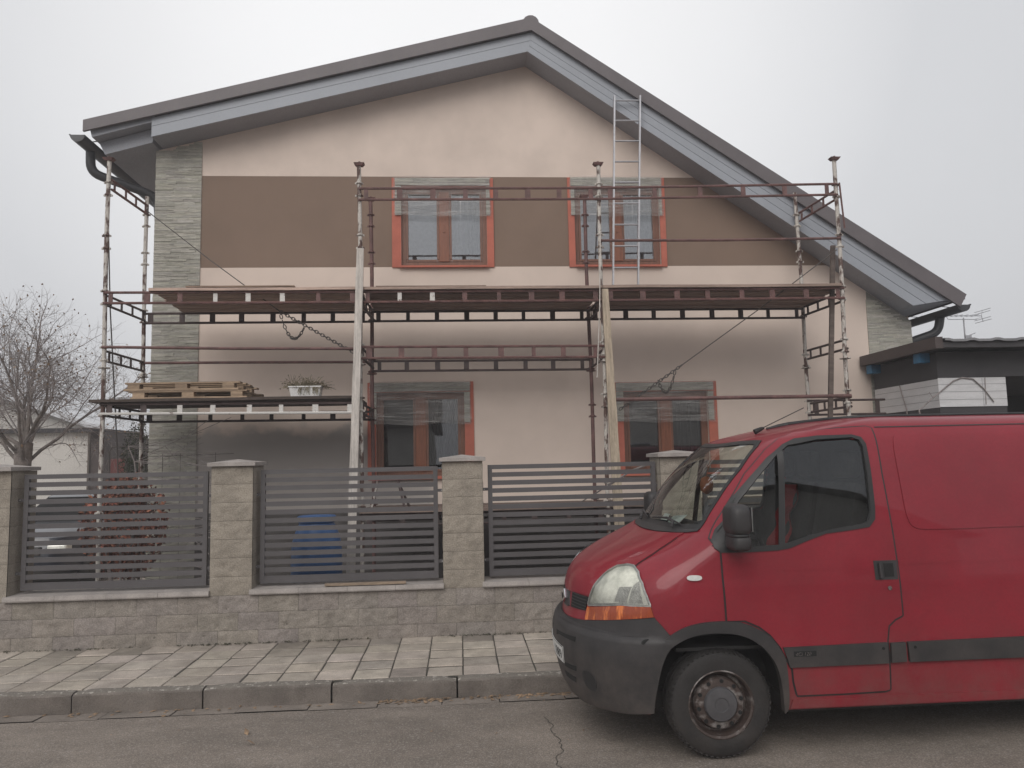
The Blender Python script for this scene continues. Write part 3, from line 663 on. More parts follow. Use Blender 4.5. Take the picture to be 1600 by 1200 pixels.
# ------------------------------------------------------------------ scaffolding
scf = thing('scaffolding', (0, 10, .05), 'rusty frame scaffolding with flaking white poles along the house front', 'scaffold')
OX = [-4.275, -1.215, 1.83, 4.985]; IX = [-4.21, -1.185, 1.81, 4.89]
OT = [5.60, 5.55, 5.57, 5.66]; IT = [5.50, 5.45, 5.49, 5.58]; YO, YI = 9.5, 10.5
LEAN = {('o', 0): -.03, ('o', 1): -.03, ('o', 2): .02, ('o', 3): .05, ('i', 0): -.02, ('i', 1): -.03, ('i', 2): -.03, ('i', 3): -.03}
def standard(x, y, top, lean, m, joints, plate):
    mb = MB(); xt, xb = x, x-lean
    X = lambda z: xb+(xt-xb)*(z/top)+.006*math.sin(z*2.1+x)
    mb.tube([(X(z), y+.004*math.sin(z*3+x), z) for z in [i*.4 for i in range(int(top/.4)+1)]+[top]], .026, 10)
    for z in joints:
        for d, rr_, hh in ((0, .043, .022), (-.16, .040, .028)):
            mb.lathe([(rr_*.85, -hh/2), (rr_, -hh/4), (rr_, hh/4), (rr_*.85, hh/2)], (X(z+d), y, z+d), 'z', 10)
            mb.box(X(z+d)-.052, X(z+d)+.052, y-.010, y+.010, z+d-.018, z+d+.004)
    for z in (3.02, 1.75): mb.lathe([(.065, 0), (.07, .006), (.065, .012)], (X(z), y, z), 'z', 12)
    mb.box(xb-.07, xb+.07, y-.07, y+.07, .05, .058)
    s_ = mb.build('standard', m, scf, smooth=40)
    if plate:
        p = MB(); p.add([(xt-.066, y-.05, top+.035), (xt+.066, y-.05, top+.035), (xt+.066, y+.05, top+.035), (xt-.066, y+.05, top+.035), (xt-.04, y-.035, top), (xt+.04, y-.035, top), (xt+.04, y+.035, top), (xt-.04, y+.035, top)],
                        [(0, 1, 2, 3), (4, 7, 6, 5), (0, 4, 5, 1), (1, 5, 6, 2), (2, 6, 7, 3), (3, 7, 4, 0)])
        p.lathe([(.014, .03), (.014, .06)], (xt, y, top), 'z', 8)
        p.build('top_plate', M['red_steel'], s_)
for i in range(4):
    standard(OX[i], YO, OT[i], LEAN['o', i], M['pole'], (5.33, 4.66, 3.97, 3.28, 2.62, 1.3), True)
    standard(IX[i], YI, IT[i], LEAN['i', i], M['pole'] if i in (0, 3) else M['red_steel'], (5.25, 4.72, 3.93, 3.22, 2.56, 1.28), i in (1, 2))
def lattice(p, q, h, sp, m, name='lattice_ledger', white=0.0, th=.032, whites=None):
    p, q = Vector(p), Vector(q); mb = MB(); d = q-p; n = max(2, int(d.length/sp)); dn = d.normalized()
    mb.tube([p, q], th/2, 6); dz = Vector((0, 0, -h)); mb.mi = 1 if white > .6 else 0; mb.tube([p+dz, q+dz], th/2, 6)
    for i in range(n+1):
        t = (i+.25+rnd.uniform(-.05, .05))/(n+.5)
        c = p+d*t; ww = rnd.choice([.05, .06, .07]) if sp > .3 else .035
        mb.mi = (1 if i in whites else 0) if whites is not None else (1 if rnd.random() < white else 0)
        mb.bar(c+dn*0+dz*.06, c+dz*.94, .012, ww, up=dn)
    return mb.build(name, [m, M['white_flake']], scf, smooth=40)
def rail(p, q, m=None, name='guard_rail', r_=.018):
    mb = MB(); p, q = Vector(p), Vector(q); mid = (p+q)/2+Vector((0, 0, rnd.uniform(-.012, .004))); mb.tube([p, p.lerp(mid, .5), mid, mid.lerp(q, .5), q], r_, 8)
    return mb.build(name, m or M['red_steel'], scf, smooth=40)
rs, ds = M['red_steel'], M['dark_steel']
yo = YO-.03
lattice((OX[0], yo, 3.94), (OX[1], yo, 3.93), .13, .42, rs, whites=(3, 4, 5)); lattice((OX[1], yo, 3.93), (OX[2], yo, 3.93), .13, .42, rs, whites=(1, 2)); lattice((OX[2], yo, 3.93), (OX[3], yo, 3.94), .13, .42, rs)
lattice((OX[1], yo, 5.25), (OX[2], yo, 5.265), .145, .42, rs); lattice((OX[2], yo, 5.265), (OX[3], yo, 5.33), .145, .6, rs)
rail((OX[2], yo, 4.575), (OX[3], yo, 4.60))
rail((OX[0], yo, 3.275), (OX[1], yo, 3.22))
lattice((OX[1], yo, 3.24), (OX[2], yo, 3.22), .14, .42, rs)
lattice((OX[0], yo, 2.585), (OX[1], yo, 2.55), .115, .42, ds, white=.85)
rail((OX[2], yo, 2.54), (OX[3], yo, 2.54), r_=.024)
yi = YI-.03
for a, b_ in ((0, 1), (1, 2), (2, 3)): lattice((IX[a], yi, 3.875), (IX[b_], yi, 3.87), .13, .40, ds)
rail((IX[0], yi, 3.21), (IX[1], yi, 3.185)); lattice((IX[1], yi, 3.195), (IX[2], yi, 3.18), .135, .40, ds)
lattice((IX[0], yi, 2.53), (IX[1], yi, 2.51), .105, .40, ds)
lattice((IX[3]-.02, yi, 2.56), (6.0, yi, 2.56), .20, .38, ds)
for k, zs in ((0, (5.36, 3.90, 3.22, 2.56)), (1, (3.88, 3.22, 2.53)), (2, (3.88, 3.2)), (3, (5.27, 3.90, 3.27, 2.52))):
    for z in zs: lattice((OX[k]+.03, YO+.03, z+.01), (IX[k]+.03, YI-.03, z), .12, .30, rs if z > 5 else ds, 'transom')
for a, b_ in ((1, 2), (2, 3)):
    lattice((OX[a], yo, 1.195), (OX[b_], yo, 1.195), .13, .42, ds); lattice((IX[a], yi, 1.19), (IX[b_], yi, 1.19), .13, .42, ds)
rail((OX[3]+.035, YO-.02, 5.35), (OX[3]+.09, YO+.02, 4.75), rs, 'brace', .012)
# planks (each one lies loose on the frame)
def deck(x0, x1, z, n, label, group, tone, y0=9.42, y1=10.60, jit=.04, tilt=0):
    wd = (y1-y0)/n
    for i in range(n):
        mb = MB(); c = tone*rnd.uniform(.78, 1.22); mb.tint = (c, c*.94, c*.90)
        a, b_ = x0+rnd.uniform(-jit, jit), x1+rnd.uniform(-jit, jit*.3); dz = rnd.uniform(0, .006)
        sag = rnd.uniform(-.006, .0); nn = 6; ya, yb = y0+i*wd+.006, y0+(i+1)*wd-.008
        pts = []
        for k in range(nn+1):
            x = a+(b_-a)*k/nn; s_ = sag*math.sin(PI*k/nn)
            zz = z+dz+s_-tilt*i/(n-1)+rnd.uniform(-.002, .002); e_ = rnd.uniform(-.006, .006); pts += [(x, ya+e_, zz), (x, yb, zz), (x, yb, zz+.034), (x, ya+e_, zz+.034)]
        b0 = len(mb.v); mb.v += [Vector(p) for p in pts]
        for k in range(nn):
            for j in range(4): mb.face((b0+k*4+j, b0+k*4+(j+1) % 4, b0+k*4+4+(j+1) % 4, b0+k*4+4+j))
        mb.face((b0, b0+1, b0+2, b0+3)); mb.face((b0+nn*4, b0+nn*4+1, b0+nn*4+2, b0+nn*4+3))
        tag(mb.build('scaffold_plank', M['plank'], loc=(a, (ya+yb)/2, z)), label, 'plank', group)
deck(-3.70, -1.20, 3.950, 5, 'brown plank of the upper scaffold deck, left bay in front of the stone corner', 'planks of the left upper deck', 3.2, tilt=.05)
deck(-1.185, 1.82, 3.947, 5, 'dark weathered plank of the upper scaffold deck, middle bay', 'planks of the middle upper deck', 2.2, tilt=.05)
deck(1.84, 4.97, 3.952, 5, 'grey weathered plank of the upper scaffold deck, right bay under the ladder', 'planks of the right upper deck', 2.2, tilt=.05)
deck(-4.40, -1.24, 2.602, 5, 'dark plank of the lower left scaffold deck below pallets and flower box', 'planks of the lower left deck', .55)
deck(-1.19, 1.82, 1.212, 4, 'dirty plank of the low scaffold deck behind the fence, below the left ground floor window', 'planks of the low middle deck', 1.3)
deck(1.84, 4.97, 1.212, 4, 'dirty plank of the low scaffold deck behind the van', 'planks of the low right deck', 1.1)
mb = MB(); mb.tint = (1.5, 1.4, 1.25); mb.box(-1.02, .36, 9.55, 9.76, 3.992, 4.024); tag(mb.build('plank', M['plank'], loc=(-.3, 9.65, 3.99)), 'loose plank lying on top of the middle scaffold deck below the upper window', 'plank')
mb = MB(); mb.tint = (2.2, 2.0, 1.7); mb.box(-3.3, -2.0, 9.43, 9.56, 3.994, 4.010); tag(mb.build('plank', M['plank'], loc=(-2.6, 9.6, 3.99)), 'thin tan board lying on the left scaffold deck', 'plank')
# timber props
def prop(p, q, w0, w1, m, label, th=.04):
    p, q = Vector(p), Vector(q); mb = MB(); n = 10; pts = []
    for k in range(n+1):
        t = k/n; c = p.lerp(q, t); ww = w0+(w1-w0)*t; ww *= 1+.04*math.sin(k*2.3)
        for a, b_ in ((-1, 0), (1, 0), (1, 1), (-1, 1)): pts.append(c+Vector((a*ww/2, b_*th, 0)))
    b0 = len(mb.v); mb.v += pts
    for k in range(n):
        for j in range(4): mb.face((b0+k*4+j, b0+k*4+(j+1) % 4, b0+k*4+4+(j+1) % 4, b0+k*4+4+j))
    mb.face((0, 1, 2, 3)); mb.face((n*4, n*4+1, n*4+2, n*4+3))
    return tag(mb.build('timber_prop', m, loc=p), label, 'timber prop')
prop((-1.325, 9.38, .05), (-1.19, 9.38, 4.46), .105, .085, M['pale_wood'], 'tall whitish timber prop tied to the scaffold pole left of the windows')
prop((1.95, 9.38, .05), (1.845, 9.38, 3.93), .135, .08, M['yellow_wood'], 'yellowish timber prop against the scaffold pole between the two lower windows')
prop((4.60, 9.62, .05), (4.96, 9.62, 4.55), .06, .055, M['plank'], 'thin grey timber prop leaning behind the right end scaffold pole')
# pallets and flower box on the lower deck
def pallet(x, z, w_, label, seed):
    t = thing('wooden_pallet', (x, 9.95, z), label, 'pallet', 'pallets stacked on the lower deck'); rr = random.Random(seed)
    mb = MB()
    for i in range(5):
        c = rr.uniform(.7, 1.5); mb.tint = (c, c*.95, c*.88); y = 9.53+i*.2; a = rr.uniform(-.04, .04); mb.box(x-w_/2+a, x+w_/2+a, y, y+.12, z+.080, z+.100)
    mb.build('top_board', M['pallet'], t)
    mb = MB()
    for i in range(3):
        c = rr.uniform(.8, 1.4); mb.tint = (c, c*.95, c*.88); y = 9.53+i*.4; mb.box(x-w_/2+rr.uniform(0, .06), x+w_/2, y, y+.12, z, z+.022)
    mb.build('bottom_board', M['pallet'], t)
    for i in range(3):
        for j in range(3):
            mb = MB(); c = rr.uniform(.9, 1.6); mb.tint = (c, c*.95, c*.88); xx = x-w_/2+.05+j*(w_-.24)/2; y = 9.53+i*.4; mb.box(xx, xx+.14, y+.002, y+.118, z+.0225, z+.0795); mb.build('block', M['pallet'], t)
pallet(-3.28, 2.643, 1.40, 'lower of two grey brown pallets stacked on the lower left scaffold deck', 3)
pallet(-3.36, 2.746, 1.36, 'upper of two tan pallets stacked on the lower left scaffold deck', 5)
fb = thing('flower_box', (-1.93, 9.85, 2.642), 'white plastic flower box with dry herbs on the lower scaffold deck', 'flower box')
mb = MB(); mb.add([(-2.10, 9.78, 2.642), (-1.76, 9.78, 2.642), (-1.76, 9.92, 2.642), (-2.10, 9.92, 2.642), (-2.125, 9.76, 2.785), (-1.735, 9.76, 2.785), (-1.735, 9.94, 2.785), (-2.125, 9.94, 2.785)], [(0, 3, 2, 1), (4, 5, 6, 7), (0, 1, 5, 4), (1, 2, 6, 5), (2, 3, 7, 6), (3, 0, 4, 7)])
mb.box(-2.135, -1.725, 9.75, 9.95, 2.7855, 2.80); mb.build('box', M['boxwhite'], fb)
mb = MB()
for i in range(190):
    p = Vector((rnd.uniform(-2.12, -1.74), rnd.uniform(9.77, 9.93), 2.80)); d = Vector((rnd.gauss(0, .6)+(-.5 if p.x < -2 else .05), rnd.gauss(-.1, .3), rnd.uniform(.0, .6))); L_ = rnd.uniform(.05, .2)
    e = p+d.normalized()*L_; e.z -= L_*.3*abs(d.x); mb.tube([p, (p+e)/2+Vector((0, 0, .01)), e], .0022, 3, False)
    for k in range(2): leaf(mb, p.lerp(e, rnd.uniform(.4, 1)), rnd.uniform(.008, .016), rnd.uniform(0, 6), 1)
for i in range(60):
    p = Vector((rnd.uniform(-2.0, -1.74), 9.755, 2.80)); e = p+Vector((rnd.uniform(-.03, .03), -.01, -rnd.uniform(.03, .12))); mb.tube([p, e], .002, 3, False); leaf(mb, e, .009, rnd.uniform(0, 6), 1)
mb.build('plant', M['herb'], fb)
# ladder
lad = thing('ladder', (2.4, 10.3, 3.99), 'aluminium ladder leaning on the roof verge from the right scaffold deck', 'ladder')
la0, la1 = at(960, 150, 10.50), at(1000, 150, 10.50); lb0, lb1 = at(957, 449, 10.28), at(996, 447, 10.28); lb0.z = lb1.z = 3.986
for a, b_ in ((lb0, la0), (lb1, la1)):
    mb = MB(); mb.bar(a, b_, .022, .05, up=(0, 1, 0)); mb.build('rail', M['alu'], lad)
for k in range(10):
    t = .045+k*.1035
    mb = MB(); mb.tube([lb0.lerp(la0, t), lb1.lerp(la1, t)], .013, 8); mb.build('rung', M['alu'], lad, smooth=40)
# cables and chains
def chain(mb, p, q, sag=0, link=.062, r_=.0065):
    p, q = Vector(p), Vector(q); n = max(3, int(((q-p).length+1.9*sag*sag/max((q-p).length, .1))/(link*.72)))
    P = lambda t: p.lerp(q, t)+Vector((0, 0, -4*sag*t*(1-t)))
    for i in range(n):
        c = P((i+.5)/n); d = (P((i+1)/n)-P(i/n)).normalized(); s_ = d.orthogonal().normalized(); s_ = (Matrix.Rotation(PI/2*(i % 2)+.6, 3, d) @ s_)
        loop = [c+d*(link/2*math.cos(2*PI*k/8))+s_*(link*.28*math.sin(2*PI*k/8)) for k in range(9)]
        mb.tube(loop, r_, 5, False)
def tie(name, a, b_, c, loop_a, loop_b, label):
    t = thing(name, b_, label, 'tie cable')
    mb = MB(); mb.tube([a, Vector(a).lerp(Vector(b_), .5)+Vector((0, 0, -.02)), b_], .007, 6); mb.build('cable', M['cable'], t)
    mb = MB(); chain(mb, b_, c); chain(mb, loop_a, loop_b, .22 if name else .2); mb.build('chain', M['cable'], t)
tie('tie_cable', (-4.2, 10.46, 5.30), tuple(at(438, 487, 9.8)), tuple(at(562, 556, 9.55)), tuple(at(438, 490, 9.8)), tuple(at(475, 512, 9.75)), 'diagonal steel cable and chain bracing the left end of the scaffold')
tie('tie_cable', tuple(at(1308, 390, 9.52)), tuple(at(1066, 570, 9.9)), tuple(at(968, 640, 10.1)), tuple(at(1055, 578, 9.9)), tuple(at(1028, 594, 10)), 'diagonal steel cable and chain across the wall above the right ground floor window')
mb = MB(); mb.tube([tuple(at(168, 285, 9.55)), tuple(at(172, 480, 9.6)), tuple(at(183, 700, 9.6)), tuple(at(185, 760, 9.6))], .008, 5)
tag(mb.build('rope', M['cable'], loc=(0, 0, 0)), 'thin dark rope hanging beside the left end scaffold pole', 'rope')
mb = MB(); mb.tube([tuple(at(938, 365, 9.40)), tuple(at(937, 480, 9.36)), tuple(at(933, 590, 9.36))], .008, 5)
tag(mb.build('rope', M['pale_wood'], loc=(0, 0, 0)), 'pale rope hanging beside the yellowish timber prop', 'rope')
# ------------------------------------------------------------------ things in the front garden
mb = MB(); c = (-1.635, 9.0, .05)
mb.lathe([(.24, 0), (.265, .02), (.275, .10), (.268, .12), (.283, .2), (.288, .45), (.28, .62), (.288, .64), (.28, .68), (.283, .80), (.262, .93), (.225, 1.04), (.195, 1.10), (.205, 1.115), (.205, 1.16), (.19, 1.165)], c, 'z', 32)
br = thing('plastic_barrel', c, 'blue plastic barrel standing behind the second fence panel', 'barrel'); mb.build('drum', M['barrel'], br, smooth=40)
mb = MB(); mb.lathe([(.212, 1.12), (.216, 1.13), (.216, 1.178), (.20, 1.188), (.05, 1.19)], c, 'z', 32); mb.build('lid', M['barrel'], br, smooth=40)
tr = thing('trestle', (-.95, 10.0, 1.25), 'small folding trestle standing on the low scaffold deck under the left ground floor window', 'trestle')
mb = MB(); mb.bar((-1.17, 10.0, 1.615), (-.55, 10.0, 1.625), .05, .045); mb.build('top_rail', M['redpaint'], tr)
for i, (x, dx, dy) in enumerate(((-1.05, -.06, -.18), (-1.05, -.10, .2), (-.80, .10, -.18), (-.80, .13, .2))):
    mb = MB(); mb.bar((x, 10.0, 1.592), (x+dx, 10.0+dy, 1.252), .022, .022); mb.build('leg', M['pole'] if i < 2 else M['dark_steel'], tr)
mb = MB(); mb.box(-1.36, -.56, WALLY-.035, WALLY+.02, .6075, .63); tag(mb.build('timber_batten', M['pallet'], loc=(-.9, WALLY, .61)), 'light orange timber batten lying on the wall coping under the second fence panel', 'batten')
mb = MB(); mb.tube([at(905, 786, 8.45), at(962, 752, 8.35), at(985, 736, 8.25), at(1022, 722, 8.2)], [.006, .010, .011, .014], 6); mb.tube([at(965, 750, 8.35), at(950, 757, 8.3), at(944, 754, 8.3)], .006, 5)
tag(mb.build('stick', M['twig'], smooth=60), 'crooked dry stick leaning on the third fence panel', 'stick')
def leaf_mass(mb, c, rx, ry, rz, n, s, tints, shell=.3):
    for i in range(n):
        d = Vector((rnd.gauss(0, 1), rnd.gauss(0, 1), rnd.gauss(0, 1))).normalized(); r_ = rnd.uniform(shell, 1)**.6
        p = Vector(c)+Vector((d.x*rx, d.y*ry, d.z*rz))*r_; k = rnd.choice(tints); mb.tint = (k, k*rnd.uniform(.85, 1.1), k*.9)
        a = Vector((rnd.gauss(0, 1), rnd.gauss(0, 1), rnd.gauss(0, 1))).normalized(); b_ = a.orthogonal().normalized(); q = rnd.uniform(.6, 1.3)*s
        mb.add([p-a*q, p+b_*q*.5, p+a*q, p-b_*q*.5], [(0, 1, 2, 3)])
def shrub(name, c, rx, ry, rz, n, s, m, label, cat, tints=(.5, .8, 1.1, 1.6)):
    t = thing(name, (c[0], c[1], .05), label, cat)
    mb = MB()
    for k in range(12):
        a = rnd.uniform(0, 6.28); e = Vector(c)+Vector((math.cos(a)*rx*.6, math.sin(a)*ry*.6, rnd.uniform(-.2, .8)*rz)); b0 = Vector((c[0]+math.cos(a)*rx*.2, c[1]+math.sin(a)*ry*.2, .05)); mb.tube([b0, b0.lerp(e, .5)+Vector((rnd.gauss(0, .04), 0, 0)), e], [.018, .012, .005], 5)
    mb.build('stem', M['twig'], t); mb = MB(); leaf_mass(mb, c, rx, ry, rz, n, s, tints); mb.build('foliage', m, t)
shrub('beech_hedge', (-4.15, 9.95, 1.12), .55, .3, .66, 3000, .032, M['beech'], 'reddish brown leafy bush seen between the slats of the leftmost fence panel', 'bush', (.35, .6, 1.0, 1.5))
shrub('evergreen_shrub', (-5.75, 14.2, 1.4), .26, .5, 1.3, 5000, .022, M['green'], 'narrow dark shrub beside the left stone corner of the house', 'shrub')
wt = thing('wire_trellis', (-3.6, 10.2, .05), 'rusty wire mesh panel with a climbing stem in front of the left stone corner', 'wire panel')
mb = MB(); yw = 10.15
def wz(px, py): return at(px, py, yw)
p0, p1, p2, p3 = wz(172, 745), wz(171, 706), wz(176, 698), wz(196, 698)
mb.tube([(p1.x, yw, .1), p1, p2, p3], .010, 6); mb.tube([p3, (p3.x+.12, yw, p3.z-.02), (p3.x+.17, yw, .1)], .008, 6)
for k in range(6): mb.tube([(p1.x, yw, 1.95-k*.3), (-2.9, yw, 1.98-k*.3)], .0035, 5)
for k in range(7): mb.tube([(p1.x+.22*k, yw, .1), (p1.x+.22*k, yw, 2.0)], .0035, 5)
mb.build('mesh_panel', M['cable'], wt)
mb = MB(); pts = [Vector((-4.15+.06*math.sin(k*1.7), yw-.02, .1+k*.2)) for k in range(11)]; mb.tube(pts, .009, 5)
for i in range(45):
    p = rnd.choice(pts[2:]); mb.tube([p, p+Vector((rnd.uniform(.1, .7), rnd.gauss(0, .02), rnd.gauss(0, .12))), p+Vector((rnd.uniform(.7, 1.4), rnd.gauss(0, .03), rnd.gauss(0, .2)))], .004, 4)
mb.build('climbing_stem', M['twig'], wt)
# dark car in the drive, seen between the slats
car = thing('parked_car', (-6.6, 12.6, .05), 'dark car parked beside the house behind the leftmost fence panel', 'car')
def shell(mb, secs):                        # list of (z, x0, x1, y0, y1)
    n = 24; b = len(mb.v)
    for z, x0, x1, y0, y1 in secs:
        for k in range(n):
            t = 2*PI*k/n; c_, s_ = math.cos(t), math.sin(t); f_ = lambda v: math.copysign(abs(v)**.45, v)
            mb.v.append(Vector(((x0+x1)/2+(x1-x0)/2*f_(c_), (y0+y1)/2+(y1-y0)/2*f_(s_), z)))
    for i in range(len(secs)-1):
        for k in range(n): mb.face((b+i*n+k, b+i*n+(k+1) % n, b+(i+1)*n+(k+1) % n, b+(i+1)*n+k))
    mb.face([b+k for k in range(n)]); mb.face([b+(len(secs)-1)*n+k for k in range(n)])
cx, cy = -6.55, 14.0
mb = MB(); shell(mb, [(.28, cx-.78, cx+.78, cy-2.0, cy+2.0), (.35, cx-.85, cx+.85, cy-2.1, cy+2.1), (.62, cx-.87, cx+.87, cy-2.12, cy+2.12), (.82, cx-.84, cx+.84, cy-2.0, cy+2.05), (.93, cx-.80, cx+.80, cy-1.6, cy+2.0), (1.0, cx-.78, cx+.78, cy-.98, cy+1.95)]); mb.build('body', M['carpaint'], car, smooth=40)
mb = MB(); shell(mb, [(1.0, cx-.77, cx+.77, cy-.97, cy+1.93), (1.36, cx-.62, cx+.62, cy-.25, cy+1.55)]); mb.build('cabin_glass', M['black'], car, smooth=40)
mb = MB(); shell(mb, [(1.361, cx-.63, cx+.63, cy-.27, cy+1.57), (1.43, cx-.56, cx+.56, cy-.05, cy+1.35), (1.445, cx-.4, cx+.4, cy+.2, cy+1.1)]); mb.build('roof', M['carpaint'], car, smooth=40)
for sx_ in (-1, 1):
    mb = MB(); mb.box(cx+sx_*.62-.14, cx+sx_*.62+.14, cy-2.10, cy-1.9, .62, .74, .03); mb.build('headlight', M['reflector'], car)
    for yy in (-1.3, 1.3):
        mb = MB(); mb.lathe([(.2, -.1), (.3, -.1), (.31, -.05), (.31, .05), (.3, .1), (.2, .1)], (cx+sx_*.78, cy+yy, .36), 'x', 20); wh = mb.build('wheel', M['rubber'], car, smooth=40)
mb = MB(); mb.box(cx-.26, cx+.26, cy-2.15, cy-2.12, .42, .53); mb.build('number_plate', M['plate'], car)
mb = MB(); mb.box(cx-.4, cx+.4, cy-2.135, cy-2.05, .58, .70, .01); mb.build('grille', M['plastic'], car)
# ------------------------------------------------------------------ bare trees
def tree(name, base, H, r0_, seed, label, spread=1.0, leaves=500, fork=None):
    rr = random.Random(seed); base = Vector(base); t = thing(name, base, label, 'tree'); tm, cm = MB(), MB(); tips = []
    def grow(p, d, L_, r_, lvl):
        n = 4 if lvl < 3 else 3; pts = [p]; q = p.copy(); dd = d.copy()
        for i in range(n):
            dd = (dd+Vector((rr.gauss(0, .15), rr.gauss(0, .15), rr.gauss(.02, .11)))).normalized(); q = q+dd*L_/n; pts.append(q.copy())
        r1 = r_*(.62 if lvl < 4 else .4); rs_ = [r_+(r1-r_)*i/n for i in range(n+1)]
        (tm if lvl < 2 else cm).tube(pts, rs_, 8 if lvl < 2 else (5 if lvl < 4 else 3), False)
        if lvl >= 5: tips.append(q); return
        k = {0: 0, 1: 5, 2: 4, 3: 4, 4: 3}[lvl]
        for i in range(k):
            s_ = .3+.7*(i+rr.random())/k; j = min(int(s_*n), n-1); b_ = pts[j].lerp(pts[j+1], s_*n-j)
            ax = dd.orthogonal().normalized(); ax = Matrix.Rotation(rr.uniform(0, 2*PI), 3, dd) @ ax; ang = rr.uniform(.5, 1.2)*(1 if lvl > 1 else .8)*spread
            nd = (Matrix.Rotation(ang, 3, ax) @ dd); nd.z += .0; grow(b_, nd.normalized(), L_*rr.uniform(.52, .80), max(.0024, rs_[j]*rr.uniform(.36, .56)), lvl+1)
        grow(q, dd, L_*.62, r1, lvl+1)
    ft = fork or H*.36
    tm.tube([base, base+Vector((.02, 0, ft*.4)), base+Vector((0, 0, ft*.75)), base+Vector((.01, 0, ft))], [r0_*1.25, r0_, r0_*.95, r0_*1.05], 10, False)
    top_ = base+Vector((0, 0, ft*.97))
    for i in range(10):
        a = 2*PI*i/10*3+rr.uniform(-.3, .3); tl = rr.uniform(.35, 1.3)*spread if i > 1 else rr.uniform(.02, .25)
        grow(top_+Vector((math.cos(a)*r0_*.4, math.sin(a)*r0_*.4, rr.uniform(-.3, .05))), Vector((math.cos(a)*math.sin(tl), math.sin(a)*math.sin(tl), math.cos(tl))), (H-ft)*rr.uniform(.33, .46), r0_*rr.uniform(.20, .33), 1)
    tr_ = tm.build('trunk', M['bark'], t, smooth=60)
    cr_ = cm.build('crown', M['twig'], t)
    lm = MB()
    for i in range(leaves):
        p = rr.choice(tips); a = Vector((rr.gauss(0, 1), rr.gauss(0, 1), rr.gauss(0, 1))).normalized(); b_ = a.orthogonal().normalized(); s_ = rr.uniform(.010, .028)
        lm.add([p-a*s_, p+b_*s_*.6, p+a*s_, p-b_*s_*.6], [(0, 1, 2, 3)])
    lm.build('last_leaves', M['dryleaf'], cr_)
    return t
tree('bare_tree', (-7.05, 13.0, .05), 5.0, .13, 11, 'bare tree with a few last leaves left of the scaffolding', 1.0, 1500, 2.22)
# ------------------------------------------------------------------ buildings to the left
wh_ = thing('warehouse', (-13, 22, 0), 'pale warehouse with low gable and lean-to behind the bare tree', 'building')
D = 22.0
mb = MB(); pa = at(0, 612, D); pb = at(150, 664, D); ze = at(148, 672, D).z; sl_ = (pb.z-pa.z)/(pb.x-pa.x)
xl = -40; mb.prism([(xl, 0), (pb.x+.1, 0), (pb.x+.1, pb.z-.1), (-17, pb.z-.1+(-17-pb.x)*sl_), (xl, pb.z-.1+(-17-pb.x)*sl_+2)], D, D+6); mb.build('wall', M['whitewall'], wh_)
mb = MB(); mb.prism([(-17, pb.z+.04+(-17-pb.x)*sl_), (pb.x+.45, pb.z+.45*sl_+.04), (pb.x+.45, pb.z+.45*sl_-.12), (-17, pb.z-.12+(-17-pb.x)*sl_)], D-.35, D+6.3); mb.build('roof', M['lightroof'], wh_)
mb = MB(); mb.box(-30, at(137, 700, D-3).x, D-3, D-.01, 0, at(100, 676, D-3).z); l2 = mb.build('lean_to', M['whitewall'], wh_)
mb = MB(); zz = at(100, 676, D-3).z; mb.box(-30.2, at(142, 700, D-3).x+.1, D-3.2, D-.4, zz+.001, zz+.10); mb.build('roof', M['darkwall'], l2)
mb = MB(); xx = at(138, 700, D-3).x; mb.box(xx+.002, xx+.32, D-2.9, D-.3, 0, zz); mb.build('corner_post', M['shedfascia'], l2)
an = thing('outbuilding', (-9.5, 24, 0), 'pale annex with a sloping roof between the scaffold poles on the left', 'building')
mb = MB(); pa = at(158, 668, 24); pb = at(226, 686, 24); mb.prism([(pa.x-2.5, 0), (pb.x+.2, 0), (pb.x+.2, pb.z), (pa.x-2.5, pa.z+.4)], 24, 28); mb.build('wall', M['whitewall'], an)
mb = MB(); mb.prism([(pa.x-2.6, pa.z+.55), (pb.x+.5, pb.z+.08), (pb.x+.5, pb.z-.06), (pa.x-2.6, pa.z+.40)], 23.6, 28.2); mb.build('roof', M['lightroof'], an)
pr_ = at(173, 717, 15); pq = at(194, 745, 15)
mb = MB(); mb.box(pr_.x, pq.x, 15, 15.04, .9, pr_.z); o_ = MB()
rb_ = thing('red_board', (pr_.x, 15, .05), 'dull red board standing behind the wire panel on the left', 'board'); mb.build('panel', M['redpaint'], rb_)
mb = MB(); mb.box(pr_.x+.02, pr_.x+.07, 15.045, 15.09, .05, pr_.z-.1); mb.box(pq.x-.07, pq.x-.02, 15.045, 15.09, .05, pr_.z-.1); mb.build('post', M['plank'], rb_)
# ------------------------------------------------------------------ shed on the right
sh = thing('shed', (8, 9.4, .05), 'dark flat roofed shed with a white board band right of the house', 'shed')
SX, SY = 6.12, 9.42
mb = MB(); mb.box(SX, 7.02, SY, 10.93, 0, 3.08); mb.box(7.02, 13, SY, 14.0, 2.76, 3.08); mb.box(7.021, 13, 13.5, 14.0, 0, 2.755); mb.box(12.5, 13, SY+.001, 13.49, 0, 2.755)
mb.box(7.0, 7.02, 10.931, 14, 0, 2.755); mb.build('wall', M['darkwall'], sh)
mb = MB(); mb.box(7.03, 12.49, 12.8, 12.82, 0, 2.75); mb.build('dark_interior', M['black'], sh)
mb = MB()
mb.box(SX-.006, SX-.001, SY-.006, 10.92, 2.37, 2.735); mb.box(SX-.006, 7.02, SY-.012, SY-.0065, 2.375, 2.745); wb_ = mb.build('white_band', M['whiteboard'], sh)
mb = MB()
for z in (2.46, 2.56, 2.655): mb.box(SX-.0075, SX-.0062, SY-.005, 10.915, z, z+.005); mb.box(SX-.005, 7.018, SY-.0135, SY-.0122, z+.004, z+.009)
